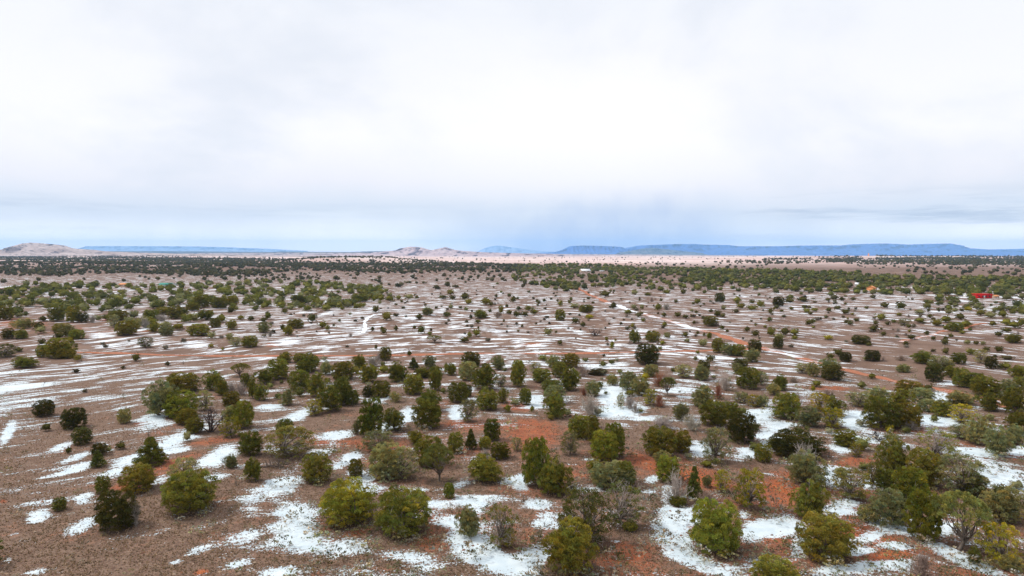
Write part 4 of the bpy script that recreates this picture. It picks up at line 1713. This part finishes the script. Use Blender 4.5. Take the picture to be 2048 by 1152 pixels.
stuffpts = []        # x, y, W, H, colour
REG = [  # polygon in the photo, cover, width range, colour family
    ([(0, 574), (120, 568), (330, 572), (460, 565), (560, 562), (640, 566), (750, 572), (790, 592), (760, 604), (700, 618), (560, 616), (420, 612), (300, 622), (180, 618), (0, 612)], .85, (3.6, 6.2), 'grove'),
    ([(0, 608), (160, 612), (300, 616), (400, 640), (370, 655), (240, 650), (160, 640), (0, 636)], .30, (3.4, 5.6), 'grove'),
    ([(380, 610), (560, 612), (700, 612), (680, 622), (540, 622), (400, 628)], .35, (3, 5), 'grove'),
    ([(0, 512.5), (300, 515), (560, 519), (700, 517), (800, 518), (900, 525), (1050, 531), (1050, 545), (880, 545), (820, 549), (600, 541), (470, 553), (330, 551), (250, 546), (120, 552), (0, 551)], .75, (4, 6.5), 'far'),
    ([(0, 511.5), (560, 517), (880, 526), (1060, 532), (1060, 538), (700, 534), (400, 532), (0, 524)], .7, (4.5, 7), 'far'),
    ([(330, 548), (600, 545), (1060, 545), (1080, 575), (800, 580), (560, 562), (330, 560)], .06, (2.5, 5), 'far'),
    ([(440, 545), (660, 548), (640, 560), (440, 560)], .12, (3, 5), 'far'),
    ([(1024, 530), (1150, 532), (1300, 535), (1536, 542), (1640, 545), (1790, 554), (2100, 560), (2100, 574), (1800, 566), (1500, 556), (1300, 552), (1024, 545)], 1.3, (4.5, 6.5), 'forest'),
    ([(1400, 550), (1640, 555), (1800, 562), (2100, 572), (2100, 604), (1990, 602), (1900, 590), (1760, 590), (1650, 585), (1540, 582), (1450, 572), (1340, 566)], 1.15, (4.2, 6.2), 'forest'),
    ([(1024, 545), (1300, 552), (1420, 560), (1480, 580), (1360, 584), (1290, 580), (1210, 576), (1130, 584), (1060, 572), (1024, 560)], .55, (3.6, 5.6), 'forest'),
    ([(1060, 560), (1160, 566), (1130, 584), (1070, 574)], .9, (4, 6), 'forest'),
    ([(1640, 516), (1760, 514.5), (2100, 513), (2100, 531), (1900, 531), (1760, 528), (1660, 525)], 1.2, (5, 8), 'far'),
    ([(1440, 524), (1540, 517), (1650, 516), (1670, 526), (1560, 528), (1450, 527)], .35, (5, 8), 'far'),
    ([(1700, 530), (2100, 532), (2100, 558), (1900, 552), (1780, 545)], .12, (4, 6), 'far'),
    ([(1060, 522), (1430, 524), (1560, 530), (1500, 541), (1060, 531)], .06, (4, 6), 'far'),
    ([(-100, 507), (700, 507), (1100, 508), (2150, 507), (2150, 514), (1450, 519), (1060, 524), (700, 518), (560, 518), (-100, 512)], .03, (3.5, 6), 'far'),
    ([(0, 551), (300, 552), (330, 566), (0, 570)], .03, (3, 5), 'far'),
    ([(0, 575), (2048, 575), (2048, 700), (0, 700)], .022, (0.9, 2.2), 'scrub'),
    ([(780, 560), (1500, 580), (2048, 600), (2048, 660), (1500, 650), (780, 620)], .03, (1.6, 3.2), 'dark'),
    ([(1780, 596), (2048, 604), (2048, 632), (1860, 622), (1800, 612)], .35, (3, 5), 'forest'),
    ([(1450, 578), (1700, 584), (1800, 600), (1700, 606), (1480, 596)], .25, (3, 5), 'dark')]
for xa, xb in ((-560, -30), (2085, 2650)):       # the same scatter of trees goes on to either side of the view
    REG += [([(xa, 575), (xb, 575), (xb, 640), (xa, 640)], .10, (3, 5.5), 'grove'), ([(xa, 640), (xb, 640), (xb, 760), (xa, 760)], .09, (2.5, 5), 'grove'), ([(xa, 760), (xb, 760), (xb, 1140), (xa, 1140)], .16, (2.5, 5), 'grove'),
            ([(xa, 512), (xb, 512), (xb, 552), (xa, 552)], .6, (4, 6), 'far')]
REG += [([(520, 722), (900, 716), (1500, 722), (1570, 790), (1350, 850), (900, 800), (560, 830)], .05, (1.1, 2.3), 'scrub2'), ([(1280, 810), (1600, 770), (2048, 790), (2048, 1010), (1700, 970), (1300, 930)], .045, (1.0, 2.1), 'scrub2')]
FAMC = {'scrub2': [(0.15, .155, .05), (.20, .20, .10), (.26, .255, .17), (.12, .12, .04)],
        'grove': [(0.15, .155, .034), (.115, .125, .032), (.175, .17, .045), (.20, .205, .095), (.09, .10, .035)],
        'forest': [(0.13, .135, .034), (.10, .112, .034), (.155, .15, .042), (.14, .14, .06), (.08, .09, .034)],
        'far': [(0.085, .080, .040), (.068, .068, .034), (.11, .098, .052), (.075, .078, .042)],
        'dark': [(0.09, .092, .036), (.105, .095, .045), (.12, .13, .04)],
        'scrub': [(0.10, .085, .06), (.14, .125, .095), (.065, .06, .04), (.18, .16, .135)]}
rg = np.random.default_rng(77)
for poly, cover, (w0, w1), famn in REG:
    P = np.array(poly)
    x0, y0, x1, y1 = P[:, 0].min(), P[:, 1].min(), P[:, 0].max(), P[:, 1].max()
    yb = y0
    while yb < y1:
        step = max(0.8, (yb - YH) * 0.07)
        s_px = (w0 + w1) / 2 * (yb + step / 2 - YH) * 1384 / 41520
        n = cover * {'grove': 2.3, 'far': 6.0, 'forest': 4.6}.get(famn, 1.9) * (x1 - x0) * step / (s_px * s_px * 0.72)
        n = int(n) + (rg.uniform() < n % 1)
        X = rg.uniform(x0, x1, n)
        Yp = rg.uniform(yb, yb + step, n)
        ok = inside(poly, X, Yp)
        # clumping
        if famn in ('far', 'forest', 'scrub', 'dark'):
            wx, wy = hit(X, Yp)
            nz = wave(wx, wy, 90 if famn != 'far' else 260, 31)
            ok &= rg.uniform(-1.6, 1.6, n) < nz + 0.55
        for a, b in zip(X[ok], Yp[ok]):
            W = rg.uniform(w0, w1) * (0.75 + 0.5 * rg.uniform() ** 2)
            stuffpts.append((a, b, W, W * rg.uniform(.62, .92), FAMC[famn][rg.integers(len(FAMC[famn]))]))
        yb += step
VV, TT, nv = [], [], 0


def add_low(X, Y, Z, W, H, colr, d):
    protos = LO_A if d < 480 else (LO_B if d < 850 else LO_C)
    v, t = protos[rg.integers(len(protos))]
    a = rg.uniform(0, 6.28)
    ca, sa = math.cos(a), math.sin(a)
    vx, vy = v[:, 0] * ca - v[:, 1] * sa, v[:, 0] * sa + v[:, 1] * ca
    VV.append(np.stack([X + vx * W, Y + vy * W, Z + v[:, 2] * H], 1).astype(np.float32))
    k = rg.uniform(.8, 1.2)
    TT.append((t * np.array(colr) * k).astype(np.float32))


houses_px = [(1964, 596), (1990, 595), (252, 568), (326, 570), (1170, 545), (1743, 580), (1715, 572), (1737, 513), (1204, 545), (1827, 574)]
A_ = np.array([q[0] for q in stuffpts])
B_ = np.array([q[1] for q in stuffpts])
Xs_, Ys_ = hit(A_, B_)
for _ in range(8):                  # follow the swells of the ground
    Zs_ = G(Xs_, Ys_)
    Xs_, Ys_ = hit(A_, B_, np.clip(Zs_, -75.0, 20.0))
Zs_ = G(Xs_, Ys_)
for k_, (a, b, W, H, colr) in enumerate(stuffpts):
    if Ys_[k_] > 15000 or Ys_[k_] < 0 or any(abs(a - hx) < 15 and -2 < b - hy < 6 for hx, hy in houses_px):
        continue
    add_low(Xs_[k_], Ys_[k_], Zs_[k_], W, H, colr, Ys_[k_])
for r in SMALL:
    add_low(r['x'], r['y'], r['z'], r['W'] * 1.03, r['H'], tuple(q * 0.85 for q in LOOK[r['code']][1]), r['y'])
V = np.concatenate(VV)
T_ = np.concatenate(TT)
wood = link('juniper_woodland', mesh('juniper_woodland', V, np.arange(len(V)).reshape(-1, 4), M_LEAF, False, {'tone': T_}))
wood.color = (1, 1, 1, 1)
tag(wood, 'mass of small dark junipers thinning out across the steppe and thick on the far ridges', None, None, 'stuff')
rg = np.random.default_rng(91)
sv, st_, ns_ = [], [], 0
trees_xy = np.array([(r['x'], r['y'], r['W']) for r in records if r['y'] < 260 and r['W'] > 1.5])
for _ in range(5200):
    a, b = rg.uniform(-60, 2110), rg.uniform(650, 1180)
    X, Y = hit(a, b)
    dd = np.hypot(trees_xy[:, 0] - X, trees_xy[:, 1] - Y) / trees_xy[:, 2]
    keep = 0.7 if .45 < dd.min() < 1.0 else (0.0 if dd.min() <= .45 else .30)
    if a < 420 and b > 780:
        keep *= .35
    if rg.uniform() > keep:
        continue
    W = .4 + (1.9 if a > 560 and b > 720 else 1.1) * rg.uniform() ** 1.7
    H = W * rg.uniform(.5, .9)
    c_ = [(0.20, .185, .10), (.13, .12, .06), (.30, .27, .22), (.24, .20, .15), (.36, .35, .31), (.26, .27, .16)][rg.integers(6)]
    v, t = LO_S[rg.integers(len(LO_S))]
    an = rg.uniform(0, 6.28)
    ca, sa = math.cos(an), math.sin(an)
    sv.append(np.stack([X + (v[:, 0] * ca - v[:, 1] * sa) * W, Y + (v[:, 0] * sa + v[:, 1] * ca) * W, float(G(X, Y)) + v[:, 2] * H], 1).astype(np.float32))
    st_.append((t * np.array(c_) * rg.uniform(.8, 1.2)).astype(np.float32))
sv_ = np.concatenate(sv)
so = link('low_scrub', mesh('low_scrub', sv_, np.arange(len(sv_)).reshape(-1, 4), M_LEAF, False, {'tone': np.concatenate(st_)}))
so.color = (1, 1, 1, 1)
tag(so, 'knee-high grey and olive scrub sprinkled between the junipers', None, None, 'stuff')
print('trees', len(BIG), 'small', len(SMALL), 'bush', len(BUSH), 'stuff', len(VV), 'verts', len(V))

# ------------------------------------------------------------------ dry grass tufts and stones on the near ground
def tufts(n, ylo, yhi, name, label, hgt, blades, colr, seed, maxsnow):
    rg = np.random.default_rng(seed)
    px, py = rg.uniform(-150, 2200, n), rg.uniform(ylo, yhi, n)
    X, Y = hit(px, py)
    s, r, _ = survey(X, Y)
    cl = wave(X, Y, 6.0, 44)
    ok = (s + rg.normal(0, .12, n) < maxsnow) & (cl > rg.uniform(-2.2, 1.0, n))
    X, Y = X[ok], Y[ok]
    Z = G(X, Y)
    n = len(X)
    sz = hgt * rg.uniform(.6, 1.5, n)
    vs, ts = [], []
    tone = rg.uniform(.7, 1.3, n)
    for b in range(blades):
        a = rg.uniform(0, 6.28, n)
        lean = rg.uniform(.2, .9, n)
        wd = sz * .32
        bx, by = X + np.cos(a) * sz * .15, Y + np.sin(a) * sz * .15
        tx, ty, tz = X + np.cos(a) * sz * lean, Y + np.sin(a) * sz * lean, Z + sz * (1.1 - .5 * lean)
        px_, py_ = -np.sin(a) * wd, np.cos(a) * wd
        vs.append(np.stack([np.stack([bx - px_, by - py_, Z - .02], 1), np.stack([bx + px_, by + py_, Z - .02], 1), np.stack([tx, ty, tz], 1)], 1))
        cc_ = np.array(colr[b % len(colr)])[None, :] * tone[:, None]
        ts.append(np.repeat(cc_[:, None, :], 3, 1))
    Vt = np.concatenate(vs).reshape(-1, 3)
    Tt = np.concatenate(ts).reshape(-1, 3)
    o = link(name, mesh(name, Vt, np.arange(len(Vt)).reshape(-1, 3), M_LEAF, False, {'tone': Tt}))
    o.color = (1, 1, 1, 1)
    tag(o, label, None, None, 'stuff')


tufts(110000, 760, 1240, 'dry_grass', 'tufts of dry grey-brown grass covering the bare soil', .13, 6, [(.34, .25, .18), (.25, .175, .125), (.46, .35, .25), (.20, .14, .10)], 61, .62)

rg = np.random.default_rng(23)
sp_v, sp_q, sp_t, nb = [], [], [], 0
oct_ = np.array([(1, 0, 0), (.3, .95, 0), (-.8, .6, 0), (-.8, -.6, 0), (.3, -.95, 0), (0, 0, .8), (.5, .3, .6), (-.4, .2, .7)])
tri_ = np.array([(0, 1, 6), (1, 2, 7), (2, 3, 7), (3, 4, 5), (4, 0, 6), (1, 7, 6), (6, 7, 5), (7, 3, 5), (4, 6, 5)])
for _ in range(2600):
    a, b = rg.uniform(-60, 2110), rg.uniform(800, 1180)
    X, Y = hit(a, b)
    sz = .05 + .22 * rg.uniform() ** 4
    an = rg.uniform(0, 6.28)
    v = oct_ * (1 + rg.normal(0, .12, oct_.shape)) * sz * np.array([1, .8, .75])
    v = np.stack([v[:, 0] * math.cos(an) - v[:, 1] * math.sin(an), v[:, 0] * math.sin(an) + v[:, 1] * math.cos(an), v[:, 2]], 1)
    sp_v.append(v + np.array([X, Y, float(G(X, Y)) - .01]))
    sp_q.append(tri_ + nb)
    nb += len(v)
    c_ = [(.24, .13, .09), (.30, .22, .17), (.17, .11, .085), (.36, .28, .23)][rg.integers(4)]
    sp_t.append(np.repeat(np.array([c_]) * rg.uniform(.7, 1.2), len(v), 0))
so = link('stones', mesh('stones', np.concatenate(sp_v), np.concatenate(sp_q), M_LEAF, False, {'tone': np.concatenate(sp_t)}))
so.color = (1, 1, 1, 1)
tag(so, 'small reddish stones scattered on the bare near ground', None, None, 'stuff')

# ------------------------------------------------------------------ fallen dead tree
rgl = np.random.default_rng(5)
x0, y0 = hit(553, 938)
pp = []
ax = np.array([1.0, .35, 0.0])
pp.append(limb((-2.0, -.5, .15), (2.2, .6, .45), .17, .06, rgl, 7, .04))
tr0 = pp[0][0]
for k in range(34):
    s0 = tr0[rgl.integers(1, 6)]
    e0 = s0 + np.array([rgl.normal(0.2, .8), rgl.normal(0, .9), abs(rgl.normal(.5, .5))])
    pp.append(limb(s0, e0, .05, .015, rgl, 5, .18))
    s1 = pp[-1][0][3]
    for _ in range(3):
        pp.append(limb(s1, s1 + rgl.normal(0, .4, 3) + np.array([0, 0, .1]), .02, .008, rgl, 3, .1))
v, q = tubes(pp, 4)
v[:, 2] = np.maximum(v[:, 2], 0.02)
fo = link('fallen_tree', mesh('fallen_tree', v, q, M_TWIG, True), None, (x0, y0, float(G(x0, y0))))
fo.color = (.42, .36, .33, 1)
tag(fo, 'fallen dead tree with tangled bare limbs in front of the wide olive juniper', 'dead tree', 'dead trees among the junipers')

# ------------------------------------------------------------------ distant buildings
M_RED = plain('red_siding', (0.62, 0.012, 0.012), (0.52, .01, .01))
M_SNOWROOF = plain('snowy_roof', (0.82, 0.84, 0.86), (0.72, .74, .77))
M_TAN = plain('tan_stucco', (0.50, 0.38, 0.28))
M_ORANGE = plain('orange_roof', (0.72, 0.30, 0.12), (0.62, .26, .1))
M_TEAL = plain('green_metal_roof', (0.07, 0.28, 0.22), (0.06, .22, .18))
M_GLASS = plain('dark_window', (0.03, 0.035, 0.045), None, 0.2, 2, 0.5)
M_WHITE = plain('white_paint', (0.80, 0.80, 0.78))


def boxes(items):
    V, Q = [], []
    for (x0, y0, z0, x1, y1, z1) in items:
        b = len(V)
        V += [(x0, y0, z0), (x1, y0, z0), (x1, y1, z0), (x0, y1, z0), (x0, y0, z1), (x1, y0, z1), (x1, y1, z1), (x0, y1, z1)]
        Q += [(b, b + 3, b + 2, b + 1), (b + 4, b + 5, b + 6, b + 7), (b, b + 1, b + 5, b + 4), (b + 1, b + 2, b + 6, b + 5), (b + 2, b + 3, b + 7, b + 6), (b + 3, b, b + 4, b + 7)]
    return np.array(V, float), np.array(Q)


def gable(w_, d_, z0, h, ov=.35, th=.14):
    hw, hd = w_ / 2 + ov, d_ / 2 + ov
    V = [(-hw, -hd, z0), (hw, -hd, z0), (hw, 0, z0 + h), (-hw, 0, z0 + h), (-hw, hd, z0), (hw, hd, z0)]
    V += [(x, y, z + th) for x, y, z in V]
    Q = [(0, 3, 2, 1), (3, 4, 5, 2), (6, 7, 8, 9), (9, 8, 11, 10), (0, 1, 7, 6), (4, 10, 11, 5), (1, 2, 8, 7), (2, 5, 11, 8), (0, 6, 9, 3), (3, 9, 10, 4)]
    return np.array(V, float), np.array(Q)


def house(name, px, py, wpx, hpx, mwall, mroof, label, cat, yaw=0.0, roof='gable', depth=None, doors=1, wins=2, group=None, roof_part=.4, lift=0.0):
    X, Y = hit(px, py)
    Z = float(G(X, Y))
    W = wpx * Y / F
    H = hpx * Y / F
    D = depth or max(4.0, W * .55)
    wall_h = H * (1 - roof_part)
    e = link(name, None, None, (X, Y, Z + lift))
    e.rotation_euler = (0, 0, yaw)
    tag(e, label, cat, group)
    V, Q = boxes([(-W / 2, -D / 2, -.5, W / 2, D / 2, wall_h)])
    if roof == 'gable':
        n0 = len(V)
        V = np.concatenate([V, [(-W / 2, -D / 2, wall_h), (-W / 2, D / 2, wall_h), (-W / 2, 0, H - .02), (W / 2, -D / 2, wall_h), (W / 2, D / 2, wall_h), (W / 2, 0, H - .02)]])
        tri = np.array([(n0, n0 + 2, n0 + 1), (n0 + 3, n0 + 4, n0 + 5)])
        link('walls', mesh('walls', V, [Q, tri], mwall), e)
        v, q = gable(W, D, wall_h - .02, H - wall_h)
        link('roof', mesh('roof', v, q, mroof), e)
    else:
        link('walls', mesh('walls', V, Q, mwall), e)
        v, q = boxes([(-W / 2 - .3, -D / 2 - .3, wall_h + .003, W / 2 + .3, D / 2 + .3, H)])
        link('roof', mesh('roof', v, q, mroof), e)
    if doors:
        v, q = boxes([(-.45, -D / 2 - .05, 0, .45, -D / 2 - .003, min(2.0, wall_h * .8))])
        link('door', mesh('door', v, q, M_WHITE), e)
    for k in range(wins):
        xx = (-.5 + (k + .5) / wins) * W * .9
        if abs(xx) < .8:
            xx += 1.4
        v, q = boxes([(xx - .6, -D / 2 - .06, wall_h * .45, xx + .6, -D / 2 - .003, wall_h * .8)])
        link('window', mesh('window', v, q, M_GLASS), e)
    return e


house('red_building', 1964, 597, 29, 8.5, M_RED, M_RED, 'long bright red building half hidden behind pale shrubs at the forest edge', 'building', R(-4), 'flat', 5, 1, 4, None, .22)
house('shed', 1990, 595.5, 9, 6, M_TAN, M_ORANGE, 'small tan shed with an orange roof next to the red building', 'shed', R(10), 'gable', 3.5, 1, 0)
house('white_trailer', 1934, 594.5, 9, 6, M_WHITE, M_SNOWROOF, 'white trailer standing among shrubs beside the red building', 'trailer', R(20), 'flat', 3, 1, 1, None, .15)
house('tan_house', 252, 571, 19, 5, M_TAN, M_ORANGE, 'low tan house with a pale orange roof behind the grove', 'house', R(5), 'gable', 9, 1, 3, None, .5)
house('green_roofed_house', 334, 572, 26, 6, M_WHITE, M_TEAL, 'low house with a dark green metal roof behind the grove', 'house', R(-6), 'gable', 10, 1, 3, None, .6)
house('white_roofed_house', 1170, 548, 18, 6, M_TAN, M_SNOWROOF, 'house with a broad snow-covered roof among distant dark trees', 'house', R(8), 'gable', 14, 1, 2, None, .6)
house('low_white_building', 1204, 547, 8, 2.4, M_WHITE, M_SNOWROOF, 'long thin white roof beside the snow-roofed house in the far forest', 'building', 0, 'flat', 6, 0, 2, None, .4)
house('orange_house', 1743, 581, 9, 9, M_ORANGE, M_ORANGE, 'orange-brown gabled house standing inside the dark forest', 'house', R(40), 'gable', 6, 1, 1, None, .45)
house('white_shed', 1715, 572, 8, 7, M_WHITE, M_SNOWROOF, 'white gabled shed in a gap of the dark forest', 'shed', R(-30), 'gable', 5, 0, 1, None, .45)
house('white_house', 1762, 580, 11, 4.5, M_WHITE, M_SNOWROOF, 'low white snow-roofed house near the orange house in the forest', 'house', R(10), 'gable', 7, 1, 1, None, .5)
house('pale_roofed_house', 1791, 569.5, 9, 3.5, M_TAN, M_SNOWROOF, 'small pale-roofed house, alone high in the dark forest', 'house', 0, 'flat', 6, 0, 1, None, .4)
house('white_cabin', 1827, 576, 5, 5.5, M_WHITE, M_SNOWROOF, 'tiny white cabin deep in the dark forest', 'cabin', R(25), 'gable', 4, 0, 1, None, .5)

# orange rock spire far out on the plain
xs_, ys_ = hit(1737, 514.5)
D_ = ys_
hh = 7.5 * D_ / F
prof = [(1.0, 0), (.86, .15), (.72, .3), (.62, .45), (.5, .6), (.42, .78), (.3, .92), (.08, 1.0)]
rgs = np.random.default_rng(3)
Vs = []
ns = 14
for rr_, zf in prof:
    for k in range(ns):
        a = 2 * math.pi * k / ns
        j = 1 + rgs.normal(0, .07)
        Vs.append((rr_ * j * 2.4 * D_ / F * math.cos(a), rr_ * j * 2.4 * D_ / F * math.sin(a), zf * hh - (1.5 if zf == 0 else 0)))
Qs = []
for i in range(len(prof) - 1):
    for k in range(ns):
        Qs.append((i * ns + k, i * ns + (k + 1) % ns, (i + 1) * ns + (k + 1) % ns, (i + 1) * ns + k))
top = np.array([[(len(prof) - 1) * ns + k for k in range(ns)]])
M_SPIRE = plain('orange_sandstone', (0.85, 0.33, 0.14), (0.7, .26, .11), 0.9, .1)
sp = link('rock_spire', mesh('rock_spire', Vs, [np.array(Qs), top], M_SPIRE), None, (xs_, ys_, float(G(xs_, ys_))))
tag(sp, 'orange tower of rock rising alone from the far plain below the blue mesas', 'rock')

# ------------------------------------------------------------------ the air: pale blue haze round the camera and everything seen
HZ = 0.000044
xh, yh0, yh1, zb, zt = 34000, -800, 29500, -40.0, 480.0
v, q = boxes([(-xh, yh0, zb, xh, yh1, zt)])
M_HAZE = bpy.data.materials.new('haze')
M_HAZE.use_nodes = True
ht = M_HAZE.node_tree
ht.nodes.clear()
h_ = NT(ht)
pv = h_.n('ShaderNodeVolumePrincipled', {'Color': (0.33, 0.62, 1.0, 1), 'Density': HZ, 'Anisotropy': 0.0})
h_.n('ShaderNodeOutputMaterial', {'Volume': pv.outputs[0]})
hz = link('haze', mesh('haze', v, q, M_HAZE))
tag(hz, 'pale blue haze of the open air', None, None, 'stuff')
